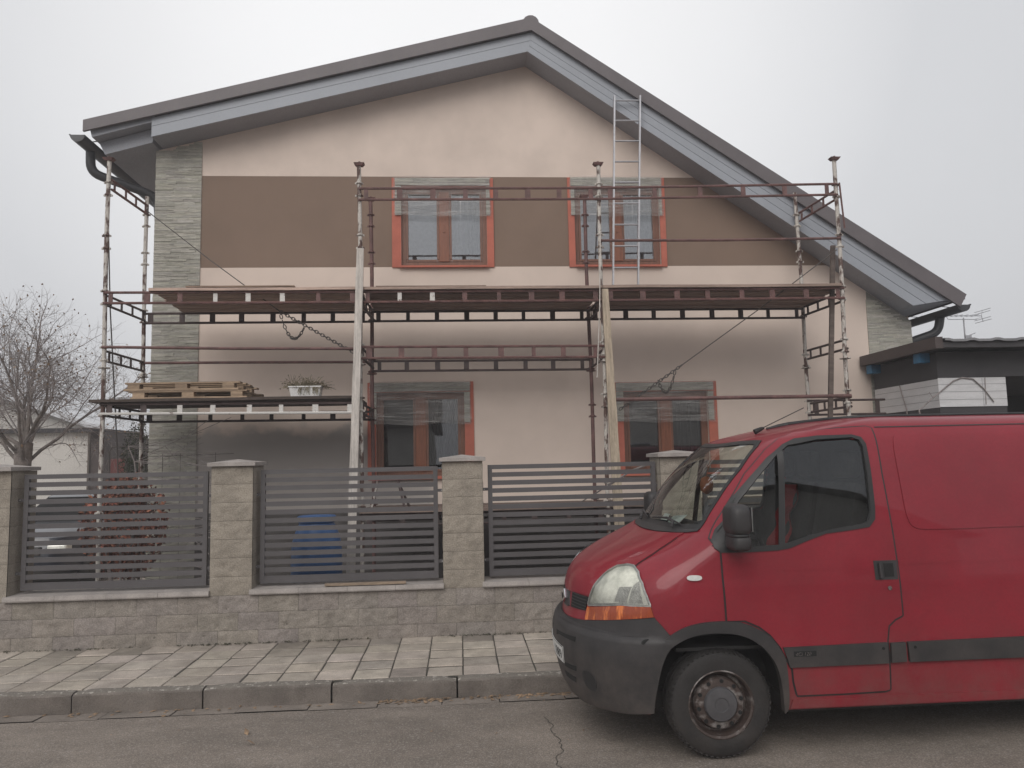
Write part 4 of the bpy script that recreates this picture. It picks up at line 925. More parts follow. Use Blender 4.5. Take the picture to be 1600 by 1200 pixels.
mb.box(6.70, 6.704, SY-.0136, SY-.0122, 2.38, 2.74); mb.build('board_joint', M['sheet'], wb_)
mb = MB(); mb.box(5.93, 6.03, SY-.30, 10.95, 3.09, 3.235); mb.build('side_fascia', M['shedfascia'], sh)
mb = MB(); mb.box(6.031, 13.2, SY-.30, SY-.20, 3.10, 3.17); mb.build('front_fascia', M['darkwall'], sh)
mb = MB(); n = 130
for i in range(n+1):
    x = 6.032+(13.2-6.032)*i/n; z = 3.20+.014*(1 if (i % 6) in (0, 1) else 0)
    mb.v += [Vector((x, SY-.34, z)), Vector((x, 14.2, z+.10)), Vector((x, SY-.34, z-.03)), Vector((x, 14.2, z+.07))]
for i in range(n):
    a = i*4; b_ = a+4; mb.face((a, b_, b_+1, a+1)); mb.face((a+2, a+3, b_+3, b_+2)); mb.face((a, a+2, b_+2, b_)); mb.face((a+1, b_+1, b_+3, a+3))
mb.build('roof_sheet', M['sheet'], sh)
for y in (9.62, 10.80):
    mb = MB(); mb.box(5.98, 6.119, y-.07, y+.07, 2.965, 3.088); mb.build('beam_end', M['bluebeam'], sh)
vine = MB()
for pts in ([(1397, 611), (1400, 630), (1405, 645)],):
    vine.tube([(SX-.02, 10.25, 2.735), (SX-.022, 10.2, 2.6), (SX-.02, 10.12, 2.40), (SX-.02, 10.1, 1.2)], .008, 5)
fy = SY-.026
vine.tube([at(1436, 641, fy-.0), at(1462, 618, fy), at(1490, 595, fy), at(1503, 590, fy), at(1520, 592, fy), at(1537, 607, fy), at(1553, 628, fy)], .008, 5)
vine.tube([at(1539, 590, fy), at(1540, 610, fy), at(1541, 632, fy)], .005, 5); vine.tube([at(1458, 622, fy), at(1452, 613, fy), at(1449, 616, fy)], .004, 5)
vine.tube([at(1436, 641, fy), (6.05, fy, 1.2), (6.0, fy, .06)], .009, 5)
tag(vine.build('bare_vine', M['twig'], smooth=60), 'bare climbing vine on the white band of the dark shed', 'vine')
ant = thing('tv_antenna', (8.32, 12.0, 3.28), 'television antenna on a thin mast above the dark shed roof', 'antenna')
mb = MB(); mb.tube([(8.32, 12, 3.27), (8.32, 12, 4.0)], .012, 6); mb.tube([(8.32, 11.97, 3.68), (8.42, 11.97, 3.72), (8.48, 11.97, 3.74)], .008, 5); mb.box(8.30, 8.40, 11.95, 11.99, 3.64, 3.70); mb.tube([(8.30, 11.96, 3.56), (8.30, 11.96, 3.72)], .006, 5); mb.build('mast', M['alu'], ant)
mb = MB()
mb.tube([(7.60, 12, 4.035), (8.62, 12, 4.03)], .007, 5); mb.tube([(8.05, 12, 3.975), (8.55, 12, 3.97)], .006, 5); mb.tube([(8.05, 12, 3.975), (8.02, 12, 4.035)], .005, 5)
for k in range(11):
    x = 7.62+k*.09; mb.tube([(x, 11.90, 4.035), (x, 12.10, 4.035)], .004, 4)
for dz in (-.09, -.05, .05, .09): mb.tube([(8.63+abs(dz)*.3, 11.8, 4.03+dz), (8.63+abs(dz)*.3, 12.2, 4.03+dz)], .005, 4)
mb.tube([(8.655, 12, 3.93), (8.63, 12, 4.03), (8.655, 12, 4.13)], .006, 5)
mb.tube([(8.5, 12, 3.97), (8.62, 12, 4.0)], .005, 4)
mb.build('boom', M['alu'], ant)
# ------------------------------------------------------------------ the street behind the photographer (seen in reflections)
nh = thing('house', (9, -16, 0), 'plain house across the street, mirrored in the window panes', 'house')
mb = MB(); mb.prism([(3, 0), (16, 0), (16, 4.0), (9.5, 7.6), (3, 4.0)], -25, -15); mb.build('wall', M['render2'], nh)
mb = MB(); mb.prism([(2.4, 3.75), (9.5, 7.7), (16.6, 3.75), (16.6, 3.95), (9.5, 7.95), (2.4, 3.95)], -25.5, -14.4); mb.build('roof', M['tile'], nh)
for x in (5, 8, 12):
    mb = MB(); mb.box(x, x+1.3, -15.0, -14.96, 1.2, 2.6); f = mb.build('window', M['whiteboard'], nh); mb = MB(); mb.box(x+.08, x+1.22, -14.955, -14.94, 1.28, 2.52); mb.build('pane', M['black'], f)
n2 = thing('house', (-8, -16, 0), 'low house across the street behind the photographer, left of the other', 'house')
mb = MB(); mb.box(-16, -1.5, -25, -15, 0, 3.6); mb.build('wall', M['render2'], n2)
mb = MB(); mb.prism_x([(-25.5, 3.5), (-20, 6.6), (-14.4, 3.5), (-14.4, 3.7), (-20, 6.85), (-25.5, 3.7)], -16.5, -1.0); mb.build('roof', M['tile'], n2)
# ------------------------------------------------------------------ red van
YC = 5.58; XR = 5.35
def ip(t, x):
    n = len(t)
    if x <= t[0][0]: return t[0][1]
    if x >= t[-1][0]: return t[-1][1]
    i = 0
    while not (t[i][0] <= x <= t[i+1][0]): i += 1
    def sl_(j):
        if j <= 0: return (t[1][1]-t[0][1])/(t[1][0]-t[0][0])
        if j >= n-1: return (t[-1][1]-t[-2][1])/(t[-1][0]-t[-2][0])
        a = (t[j][1]-t[j-1][1])/(t[j][0]-t[j-1][0]); b = (t[j+1][1]-t[j][1])/(t[j+1][0]-t[j][0])
        return 0 if a*b <= 0 else 2*a*b/(a+b)
    h = t[i+1][0]-t[i][0]; s = (x-t[i][0])/h
    return (2*s**3-3*s*s+1)*t[i][1]+(s**3-2*s*s+s)*h*sl_(i)+(3*s*s-2*s**3)*t[i+1][1]+(s**3-s*s)*h*sl_(i+1)
TXC = [(.17,.80),(.30,.715),(.45,.68),(.586,.665),(.69,.68),(.72,.722),(.78,.735),(.88,.750),(.97,.772),(1.05,.825),(1.12,.925),(1.20,1.09),(1.28,1.28),(1.35,1.41),(1.45,1.48),(1.60,1.59),(1.77,1.75),(1.87,1.87),(1.92,1.96),(1.965,2.13),(2.0,2.30),(2.03,2.46),(2.06,2.66),(2.075,2.90)]
TW = [(.17,.86),(.30,.885),(.50,.905),(.65,.912),(.95,.91),(1.20,.89),(1.40,.865),(1.60,.835),(1.80,.795),(1.90,.765),(1.95,.735),(1.99,.70),(2.02,.65),(2.045,.57),(2.065,.42),(2.075,.20)]
TL = [(.17,.50),(.45,.58),(.69,.60),(.9,.60),(1.05,.58),(1.2,.5),(1.35,.40),(1.6,.36),(1.9,.34),(2.075,.3)]
TN = [(.17,2.2),(.69,2.1),(1.0,2.1),(1.2,2.4),(1.35,2.9),(1.7,3.0),(2.075,2.6)]
_zc = {}
def zp(z):
    k = round(z, 5)
    if k not in _zc: _zc[k] = (ip(TXC, z), ip(TW, z), ip(TL, z), ip(TN, z))
    return _zc[k]
def S0(u, z):                               # u: 0 centre of the nose, 1 where the flank begins, then metres backwards; +u is the kerb-far side
    s = 1 if u >= 0 else -1; a = abs(u); xc, W_, L_, n = zp(z)
    if a <= 1:
        t = a*PI/2; return Vector((xc+L_*(1-max(math.cos(t), 0)**(2/n)), YC-s*W_*math.sin(t)**(2/n), z))
    return Vector((xc+L_+a-1, YC-s*W_, z))
def S(u, z, off=0):
    p = S0(u, z)
    if not off: return p
    h = .004; zz = min(z, 2.06)
    du = S0(u+h, zz)-S0(u-h, zz); dz = S0(u, zz+h)-S0(u, zz-h); nn = du.cross(dz)
    if nn.length < 1e-9: return p
    nn.normalize()
    c = Vector((2.4, YC, 1.1))
    if nn.dot(p-c) < 0: nn = -nn
    return p+nn*off
def ux(x, z):
    xc, W_, L_, n = zp(z)
    if x >= xc+L_: return 1+x-xc-L_
    q = max(0, 1-(x-xc)/L_); return math.acos(min(1, q**(n/2)))/(PI/2)
def mapper(mode, side):
    if mode == 'flat': return lambda a, b, off: Vector((a, YC-side*(zp(b)[1]-.006-.028*max(0, 2.57-a)), b))
    if mode == 'u': return lambda a, b, off: S(a*side, b, off)
    return lambda a, b, off: S(side*ux(a, b), b, off)
def inside(p, poly):
    x, y = p; c = False; j = len(poly)-1
    for i in range(len(poly)):
        (xi, yi_), (xj, yj) = poly[i], poly[j]
        if (yi_ > y) != (yj > y) and x < (xj-xi)*(y-yi_)/(yj-yi_)+xi: c = not c
        j = i
    return c
def smooth_poly(poly, it=2, keep=()):
    for _ in range(it):
        out = []
        for i, p in enumerate(poly):
            q = poly[(i+1) % len(poly)]
            out += [(p[0]*.75+q[0]*.25, p[1]*.75+q[1]*.25), (p[0]*.25+q[0]*.75, p[1]*.25+q[1]*.75)]
        poly = out
    return poly
def panel(mb, outer, holes=(), mode='x', side=1, off=.004, skirt=.012, step=.045, ustep=None):
    loops = [list(outer)]+[list(h) for h in holes]
    flat = [p for l in loops for p in l]
    tri = tessellate_polygon([[Vector((a, b, 0)) for a, b in l] for l in loops])
    bm = bmesh.new(); vs = [bm.verts.new((a, b, 0)) for a, b in flat]
    for t in tri:
        try: bm.faces.new([vs[i] for i in t])
        except ValueError: pass
    amin, amax = min(p[0] for p in flat), max(p[0] for p in flat); bmin, bmax = min(p[1] for p in flat), max(p[1] for p in flat)
    us = ustep or step
    k = math.ceil(amin/us)
    while k*us < amax:
        bmesh.ops.bisect_plane(bm, geom=bm.verts[:]+bm.edges[:]+bm.faces[:], plane_co=(k*us, 0, 0), plane_no=(1, 0, 0)); k += 1
    k = math.ceil(bmin/step)
    while k*step < bmax:
        bmesh.ops.bisect_plane(bm, geom=bm.verts[:]+bm.edges[:]+bm.faces[:], plane_co=(0, k*step, 0), plane_no=(0, 1, 0)); k += 1
    mp = mapper(mode, side); bm.verts.index_update()
    base = len(mb.v); idx = {}
    for v in bm.verts: idx[v] = len(mb.v); mb.v.append(mp(v.co.x, v.co.y, off))
    for f in bm.faces: mb.face([idx[v] for v in f.verts])
    if skirt:
        low = {}
        for e in bm.edges:
            if len(e.link_faces) == 1:
                for v in e.verts:
                    if v not in low: low[v] = len(mb.v); mb.v.append(mp(v.co.x, v.co.y, off-skirt))
                a, b = e.verts; mb.face([idx[a], idx[b], low[b], low[a]])
    bm.free()
def strip(mb, pts, wd, off, mode='x', side=1, sub=10, closed=False):
    """thin ribbon lying on the body along a line"""
    mp = mapper(mode, side); P = []
    pts = list(pts)+([pts[0]] if closed else [])
    for (a, b), (c, d) in zip(pts, pts[1:]):
        for k in range(sub): P.append((a+(c-a)*k/sub, b+(d-b)*k/sub))
    P.append(pts[-1]); b0 = len(mb.v)
    for i, (a, b) in enumerate(P):
        p = mp(a, b, off); q0 = mp(*P[max(i-1, 0)], off); q1 = mp(*P[min(i+1, len(P)-1)], off)
        nn = (mp(a, b, off+.01)-p).normalized(); t = (q1-q0).normalized(); s_ = t.cross(nn)*wd/2
        mb.v += [p-s_, p+s_]
    for i in range(len(P)-1): mb.face((b0+2*i, b0+2*i+2, b0+2*i+3, b0+2*i+1))
# outlines, (u, z) on the nose and (x, z) on the flank
HEAD = [(.346,.862),(.352,.912),(.366,.975),(.385,1.028),(.399,1.075),(.417,1.107),(.475,1.122),(.531,1.120),(.615,1.089),(.693,1.033),(.749,.966),(.782,.908),(.60,.905)]
INDI = [(.344,.848),(.6,.895),(.784,.905),(.811,.847),(.611,.815),(.334,.764)]
HOOD = [(0,.884),(.119,.900),(.255,.912),(.345,.918),(.360,.978),(.378,1.03),(.392,1.078),(.415,1.115),(.475,1.129),(.526,1.127),(.512,1.195),(.45,1.292),(.452,1.316),(.30,1.306),(.16,1.298),(0,1.290)]
HOODF = HOOD+[(-a, b) for a, b in HOOD[-2:0:-1]]
BUMP = [(0,.726),(.089,.731),(.193,.740),(.334,.760),(.611,.812),(.811,.843),(.864,.793),(.913,.745),(.985,.697),(.95,.633),(.931,.573),(.91,.488),(.888,.393),(.874,.290),(.715,.272),(.525,.262),(.3,.24),(0,.235)]
BUMPF = BUMP+[(-a, b) for a, b in BUMP[-2:0:-1]]
GRILL = [(.128,.898),(.334,.908),(.311,.817),(.131,.800)]
WS = [(0,1.893),(.19,1.902),(.40,1.905),(.50,1.900),(.545,1.864),(.60,1.72),(.585,1.539),(.549,1.345),(.305,1.335),(0,1.330)]
WSF = WS+[(-a, b) for a, b in WS[-2:0:-1]]
WSI = [(0,1.868),(.19,1.876),(.39,1.880),(.47,1.876),(.512,1.85),(.562,1.72),(.548,1.54),(.515,1.375),(.305,1.362),(0,1.357)]
WSIF = WSI+[(-a, b) for a, b in WSI[-2:0:-1]]
COWL = [(0,1.296),(.30,1.312),(.455,1.322),(.553,1.333),(.549,1.3445),(.305,1.3345),(0,1.3295)]
COWLF = COWL+[(-a, b) for a, b in COWL[-2:0:-1]]
DOOR = [(1.592,.816),(1.590,.929),(1.585,1.08),(1.585,1.224),(1.535,1.30),(1.60,1.40),(1.670,1.497),(1.810,1.689),(1.965,1.838),(2.065,1.907),(2.173,1.945),(2.437,1.966),(2.640,1.975),(2.672,1.965),(2.666,1.67),(2.678,1.326),(2.685,1.009),(2.688,.812),(2.641,.792),(2.595,.753),(2.580,.662),(2.585,.551),(2.588,.374),(2.561,.366),(2.308,.361),(2.01,.361),(1.99,.44),(1.984,.519),(1.951,.575),(1.913,.65),(1.856,.724),(1.79,.776),(1.701,.816)]
SWO = [(1.637,1.407),(1.64,1.454),(1.704,1.542),(1.819,1.659),(1.949,1.783),(2.063,1.866),(2.141,1.901),(2.288,1.919),(2.52,1.922),(2.578,1.905),(2.600,1.862),(2.599,1.705),(2.589,1.461),(2.579,1.393),(2.536,1.346),(2.41,1.329),(2.251,1.313),(2.116,1.269),(2.013,1.232),(1.934,1.221),(1.758,1.216),(1.582,1.217),(1.546,1.244),(1.541,1.289),(1.579,1.346)]
SWI = [(1.68,1.44),(1.739,1.525),(1.876,1.673),(2.011,1.804),(2.089,1.860),(2.283,1.896),(2.515,1.904),(2.560,1.888),(2.574,1.848),(2.570,1.67),(2.556,1.441),(2.535,1.385),(2.487,1.366),(2.303,1.342),(2.156,1.310),(2.016,1.268),(1.955,1.256),(1.76,1.250),(1.68,1.252)]
ARCH_O = [(1.205,.715),(1.248,.746),(1.324,.788),(1.437,.813),(1.589,.818),(1.701,.80),(1.79,.76),(1.856,.708),(1.912,.634),(1.944,.567),(1.957,.302),(1.931,.262)]
def chaik(P, it=2):
    for _ in range(it): P = [P[0]]+[q for a, b in zip(P, P[1:]) for q in ((a[0]*.75+b[0]*.25, a[1]*.75+b[1]*.25), (a[0]*.25+b[0]*.75, a[1]*.25+b[1]*.75))]+[P[-1]]
    return P
ARCH_I = [(1.22,.655),(1.27,.693),(1.358,.733),(1.472,.750),(1.60,.746),(1.697,.724),(1.792,.667),(1.857,.592),(1.892,.518),(1.913,.407),(1.925,.262)]
def edge_mid(A, B, t=.5): return [(a[0]*(1-t)+b[0]*t, a[1]*(1-t)+b[1]*t) for a, b in zip(A, B)]
van = thing('delivery_van', (2.9, YC, 0), 'red panel van with black bumper parked in front of the house', 'van')
# ---- body shell
ZS = sorted(set([round(.275+.02*i, 4) for i in range(91)]+[1.99, 2.01, 2.02, 2.03, 2.04, 2.05, 2.058, 2.065, 2.07, 2.075])); ZS = [z for z in ZS if z <= 2.075]
NU, NX = 26, 165
def body_pts(off):
    rows = []
    for z in ZS:
        xc, W_, L_, n = zp(z); half = [i/NU for i in range(NU+1)]+[1+(XR-xc-L_)*(k/NX) for k in range(1, NX+1)]
        rows.append([S(-u, z, off) for u in half[:0:-1]]+[S(u, z, off) for u in half])
    return rows
AX0 = 1.545
def in_arch(x, z):
    return inside((x, z), [(1.115,.2),(1.125,.40),(1.145,.49),(1.165,.575),(1.20,.65),(1.25,.715),(1.30,.755),(1.44,.79),(1.59,.795),(1.70,.775),(1.78,.735),(1.845,.68),(1.895,.61),(1.93,.54),(1.94,.2)]) or (x-4.62)**2+(z-.34)**2 < .425**2 or (abs(x-4.62) < .42 and z < .36)
CUTS = [(0.06, 'off')]
def body(off, name, m, cab_only=False, thick=.0):
    rows = body_pts(off); nc = len(rows[0]); mb = MB(); mb.v = [p for r_ in rows for p in r_]
    midS = [(SWO[i][0], SWO[i][1]) for i in range(len(SWO))]
    cxs, czs = 2.12, 1.57
    cut = [(cxs+(x-cxs)*.975, czs+(z-czs)*.972) for x, z in midS]
    wcut = [(a*.965, 1.615+(b-1.615)*.95) for a, b in WSF]
    if cab_only: cut = [(cxs+(x-cxs)*.985, czs+(z-czs)*.975) for x, z in midS]; wcut = [(a*.985, 1.615+(b-1.615)*.985) for a, b in WSF]
    c0 = NU+NX
    for j in range(len(rows)-1):
        z = (ZS[j]+ZS[j+1])/2
        for i in range(nc-1):
            k = i-c0; p = (rows[j][i]+rows[j][i+1]+rows[j+1][i]+rows[j+1][i+1])/4
            ka = abs(k+.5)
            if ka > NU-14:
                if z > 1.2 and inside((p.x, z), cut): continue
                if z < .8 and ka > 8 and in_arch(p.x, z): continue
            if ka < NU and z > 1.3 and inside(((k+.5)/NU, z), wcut): continue
            if cab_only and (p.x > 2.72 or z < .62): continue
            b = j*nc+i; mb.face((b, b+1, b+nc+1, b+nc))
    if not cab_only:
        t = (len(rows)-1)*nc
        for i in range(c0): mb.face((t+i, t+i+1, t+nc-2-i, t+nc-1-i)) if i < c0-1 else None
        for j in range(len(rows)-1): mb.face((j*nc, (j+1)*nc, (j+1)*nc+nc-1, j*nc+nc-1))
    return mb.build(name, m, van, smooth=35)
body(0, 'body', M['paint']); body(-.012, 'cab_lining', M['lining'], True)
mb = MB(); mb.box(2.70, 2.72, YC-.70, YC+.70, .3, 1.90); mb.build('bulkhead', M['lining'], van)
mb = MB(); mb.box(1.1, XR-.05, YC-.62, YC+.62, .24, .34); mb.box(1.95, 4.2, YC-.84, YC+.84, .25, .335); mb.build('floor_pan', M['rubber'], van)
mb = MB(); mb.box(1.99, 2.70, YC-.8, YC+.8, .60, .63); mb.box(1.30, 1.99, YC-.8, YC+.8, .62, .64); mb.build('cab_floor', M['lining'], van)
for xa in (AX0, 4.62):                       # wheel wells
    for s in (1, -1):
        mb = MB(); pts = [(xa+.43*math.cos(PI*k/16), .34+.43*math.sin(PI*k/16)) for k in range(17)]
        pts = [(xa+.42, .29)]+pts+[(xa-.42, .29)]
        for (x, z) in pts: mb.v += [Vector((x, YC-s*.875, z)), Vector((x, YC-s*.52, z))]
        for k in range(len(pts)-1): mb.face((2*k, 2*k+2, 2*k+3, 2*k+1))
        mb.face([2*k+1 for k in range(len(pts))]); mb.build('wheel_well', M['rubber'], van)
# ---- nose
mb = MB(); panel(mb, HOODF, mode='u', off=.007, skirt=.02, ustep=.045, step=.03); bo = mb.build('bonnet', M['paint'], van, smooth=40)
mb = MB(); strip(mb, HOOD[3:12], .020, .0025, 'u', 1, 8); strip(mb, HOOD[3:12], .020, .0025, 'u', -1, 8); mb.build('bonnet_gap', M['seal'], bo)
mb = MB(); panel(mb, BUMPF, mode='u', off=.016, skirt=.05, ustep=.045, step=.04)
bum = mb.build('bumper', M['plastic'], van, smooth=40)
for s in (1, -1):
    for P in ([(.068,.632),(.329,.654),(.331,.625),(.121,.618),(.07,.60)], [(.174,.453),(.325,.473),(.317,.440),(.171,.427)], [(.150,.390),(.303,.397),(.289,.361),(.160,.358)]): mb = MB(); panel(mb, P, mode='u', side=s, off=.0185, skirt=.004); mb.build('air_slot', M['black'], bum)
    mb = MB(); panel(mb, smooth_poly([(.375,.465),(.45,.478),(.495,.44),(.495,.375),(.455,.352),(.39,.375)], 2), mode='u', side=s, off=.0185, skirt=.004); mb.build('fog_lamp_recess', M['seal'], bum)
    mb = MB()
    panel(mb, smooth_poly([(.790,.710),(.815,.710),(.815,.688),(.790,.688)], 2), mode='u', side=s, off=.0185, skirt=.004); mb.build('plug', M['black'], bum)
mb = MB(); strip(mb, [(0,.700),(.2,.706),(.4,.712),(.6,.722),(.78,.735)], .012, .0195, 'u', 1); strip(mb, [(0,.700),(.2,.706),(.4,.712),(.6,.722),(.78,.735)], .012, .0195, 'u', -1); mb.build('crease', M['plastic'], bum)
mb = MB(); PL = [(-.192,.554),(0,.552),(.192,.554),(.166,.446),(0,.444),(-.166,.446)]
panel(mb, [(-.19,.556),(.19,.556),(.17,.444),(-.17,.444)], mode='u', off=.024, skirt=.006, ustep=.04); npl = mb.build('number_plate', M['plate'], bum, smooth=40)
mb = MB(); strip(mb, [(-.19,.556),(.19,.556),(.17,.444),(-.17,.444)], .006, .0245, 'u', 1, 14, True)
tm_ = MB(); text_mesh(tm_, '1889', .085, (0, 0, 0), (1, 0, 0), (0, 1, 0), .0008)
for f_ in tm_.f: pass
b0 = len(mb.v); mb.v += [S(.018+p.x*.85, .468+p.y*1.05, .0252) for p in tm_.v]
for f_ in tm_.f: mb.face([b0+i for i in f_])
mb.build('plate_lettering', M['plateink'], npl)
for s in (1, -1):
    mb = MB(); panel(mb, GRILL, mode='u', side=s, off=.006, skirt=.01, ustep=.03); g = mb.build('grille', M['black'], van)
    mb = MB()
    for k in range(5):
        z = .822+k*.019; strip(mb, [(.135, z), (.325, z+.004)], .006, .011, 'u', s)
    mb.build('grille_bar', M['plastic'], g)
    mb = MB(); panel(mb, HEAD, mode='u', side=s, off=.010, skirt=.02, ustep=.03, step=.025); h = mb.build('headlight', M['reflector'], van, smooth=50)
    mb = MB(); panel(mb, [(.55,.915),(.63,.915),(.64,1.01),(.56,1.0)], mode='u', side=s, off=.0125, skirt=.003); panel(mb, [(.645,.915),(.735,.92),(.70,1.0),(.665,1.045),(.645,1.02)], mode='u', side=s, off=.0125, skirt=.003); mb.build('ribbed_reflector', M['ribbed'], h)
    mb = MB(); strip(mb, HEAD, .016, .0155, 'u', s, 8, True); mb.build('headlight_rim', M['plastic'] if False else M['ribbed'], h)
    mb = MB(); panel(mb, HEAD, mode='u', side=s, off=.022, skirt=.012, ustep=.03, step=.025); mb.build('lens', M['lens'], h, smooth=50)
    mb = MB(); panel(mb, INDI, mode='u', side=s, off=.018, skirt=.02, ustep=.03); mb.build('indicator', M['amber'], h, smooth=50)
mb = MB(); EM = [(0,.886),(.062,.842),(0,.796),(-.062,.842)]; EI = [(0,.868),(.030,.842),(0,.815),(-.030,.842)]
panel(mb, EM, [EI], mode='u', off=.028, skirt=.02, ustep=.03); em = mb.build('emblem', M['chrome'], van)
mb = MB(); panel(mb, [(.075,.888),(.10,.80),(.06,.785),(-.06,.785),(-.10,.80),(-.075,.888)], mode='u', off=.008, skirt=.01, ustep=.03); mb.build('emblem_recess', M['plastic'], em)
# ---- windscreen, cowl, wipers
mb = MB(); panel(mb, WSF, [WSIF], mode='u', off=.005, skirt=.012, ustep=.04, step=.03); ws = mb.build('windscreen_seal', M['seal'], van, smooth=40)
mb = MB(); panel(mb, [(a*.985, 1.615+(b-1.615)*.985) for a, b in WSF], mode='u', off=.002, skirt=0, ustep=.04, step=.03); wsn = mb.build('windscreen', M['screenglass'], van, smooth=60)
mb = MB(); n_ = 40; b0 = 0
for k in range(n_+1):
    u = -.556+1.112*k/n_; a_ = abs(u)
    zl = ip([(0, 1.297), (.16, 1.303), (.30, 1.310), (.452, 1.319), (.56, 1.333)], a_); zh = ip([(0, 1.331), (.305, 1.336), (.56, 1.347)], a_)
    mb.v += [S(u, zl, .004), S(u, zl, .008), S(u, (zl+zh)/2, .012), S(u, zh, .004)]
for k in range(n_):
    for j in range(3): mb.face((k*4+j, k*4+j+1, k*4+5+j, k*4+4+j))
mb.build('cowl', M['plastic'], van, smooth=40)
for a, b in ((.30, -.02), (-.12, -.42)):
    mb = MB(); P0 = S(a, 1.325, .03); P1 = S(a*.5+b*.5, 1.375, .03); P2 = S(b, 1.36, .018); P3 = S(a+.05, 1.352, .018)
    mb.tube([P0, S(a-.02, 1.345, .045), P1], [.012, .010, .006], 6); mb.tube([P2, P1, P3], [.005, .009, .005], 6); mb.lathe([(.012, 0), (.010, .02)], P0, 'z', 10); mb.build('wiper', M['plastic'], van)
# ---- flank details on both sides
TRIM = [[(1.925,.650),(2.573,.658),(2.576,.535),(1.962,.532),(1.945,.591)], [(2.597,.652),(2.688,.655),(2.690,.541),(2.595,.537)], [(2.703,.655),(3.46,.660),(4.20,.662),(4.20,.540),(3.451,.538),(2.711,.538)]]
REC = [(5.05,1.945),(3.71,1.949),(2.912,1.948),(2.821,1.935),(2.777,1.865),(2.781,1.571),(2.787,1.398),(2.822,1.331),(2.921,1.319),(3.549,1.325),(5.05,1.33)]
for s in (1, -1):
    mb = MB(); hole = [(2.12+(x-2.12)*.985, 1.57+(z-1.57)*.975) for x, z in SWO]
    panel(mb, DOOR, [hole], side=s, off=.006, skirt=.014, step=.04); d = mb.build('front_door', M['paint'], van, smooth=40)
    mb = MB(); strip(mb, DOOR, .022, .0025, 'x', s, 8, True); mb.build('door_gap', M['seal'], d)
    mb = MB(); panel(mb, SWO, [SWI], side=s, off=.012, skirt=.02, step=.04); panel(mb, [(2.012,1.815),(2.052,1.838),(1.985,1.247),(1.946,1.247)], side=s, off=.011, skirt=.01); mb.build('window_seal', M['seal'], d, smooth=40)
    mb = MB(); panel(mb, [(2.12+(x-2.12)*.98, 1.57+(z-1.57)*.965) for x, z in SWO], mode='flat', side=s, off=.004, skirt=0, step=.06); mb.build('side_window', M['vanglass'], d, smooth=60)
    mb = MB(); panel(mb, [(2.533,1.143),(2.680,1.142),(2.679,1.028),(2.535,1.028)], side=s, off=.009, skirt=.01); hd = mb.build('handle', M['plastic'], d)
    mb = MB(); panel(mb, [(2.595,1.125),(2.655,1.125),(2.655,1.045),(2.595,1.045)], side=s, off=.011, skirt=.002); mb.build('handle_recess', M['black'], hd)
    mb = MB(); P0, P1 = S(s*ux(2.565, 1.13), 1.13, .025), S(s*ux(2.565, 1.04), 1.04, .025); mb.tube([P0, P1], .012, 8); mb.build('grip', M['plastic'], hd)
    c = S(s*ux(2.62, .978), .978, .008); mb = MB(); mb.lathe([(.013, .0), (.012, -.006*s)], c, 'y', 12); mb.build('lock', M['rim'], d)
    mb = MB(); panel(mb, smooth_poly([(1.36,1.09),(1.45,1.09),(1.45,1.058),(1.36,1.058)], 2), side=s, off=.012, skirt=.012); mb.build('side_repeater', M['plate'], van)
    mb = MB(); panel(mb, smooth_poly(REC, 2), side=s, off=.006, skirt=.010, step=.06); mb.build('side_panel', M['paint'], van, smooth=35)
    mb = MB(); panel(mb, [(2.70,1.135),(5.0,1.137),(5.0,1.118),(2.70,1.116)], side=s, off=.0025, skirt=.004, step=.06); panel(mb, [(1.80,1.116),(2.515,1.112),(2.515,1.094),(1.80,1.10)], side=s, off=.0075, skirt=.004, step=.06); mb.build('swage_line', M['paint'], van, smooth=30)
    for k, P in enumerate(TRIM):
        mb = MB(); panel(mb, P, side=s, off=.022, skirt=.03, step=.03)
        t_ = mb.build('side_trim', M['plastic'], d if k == 0 else van, smooth=40)
        if k != 1:
            mb = MB(); xx = 2.545 if k == 0 else 2.745; mb.lathe([(.009, 0), (.009, -.003*s)], S(s*ux(xx, .625), .625, .0225), 'y', 10); mb.build('screw', M['black'], t_)
        if k == 0:
            mb = MB(); panel(mb, [(1.985,.628),(2.125,.628),(2.125,.596),(1.985,.596)], side=s, off=.0235, skirt=.003); bd = mb.build('badge', M['black'], t_)
            tm_ = MB(); text_mesh(tm_, 'dCi 120', .030, (0, 0, 0), (1, 0, 0), (0, 1, 0), .0005); mb = MB()
            b0 = len(mb.v); xe = max(p.x for p in tm_.v)
            mb.v += [S(s*ux((1.995+p.x) if s > 0 else (2.115-p.x), .601), .601+p.y, .0242) for p in tm_.v]
            for f_ in tm_.f: mb.face([b0+i for i in f_])
            mb.build('badge_lettering', M['chrome'], bd)
    for dx, rear in ((0, False), (4.62-AX0, True)):
        mb = MB()
        if not rear: AR = chaik(ARCH_O)+chaik(ARCH_I)[::-1]
        else:
            O_ = [(4.62+.45*math.cos(t), .34+.46*math.sin(t)) for t in [PI*k/14 for k in range(15)]]; I_ = [(4.62+.39*math.cos(t), .34+.40*math.sin(t)) for t in [PI*k/14 for k in range(15)]]; AR = O_+I_[::-1]
        panel(mb, AR, side=s, off=.020, skirt=.05, step=.03); mb.build('wheel_arch', M['plastic'], van, smooth=40)
    mb = MB(); panel(mb, [(1.98,.335),(4.18,.335),(4.18,.285),(1.965,.285)], side=s, off=.010, skirt=.03, step=.06); mb.build('sill', M['paint'], van, smooth=40)
    mb = MB(); strip(mb, [(2.70,1.972),(3.5,1.975),(5.2,1.975)], .010, .002, 'x', s); mb.build('roof_seam', M['seal'], van)
    # mirror
    yM = YC-s*1.015
    mr_ = MB(); b0 = len(mr_.v)
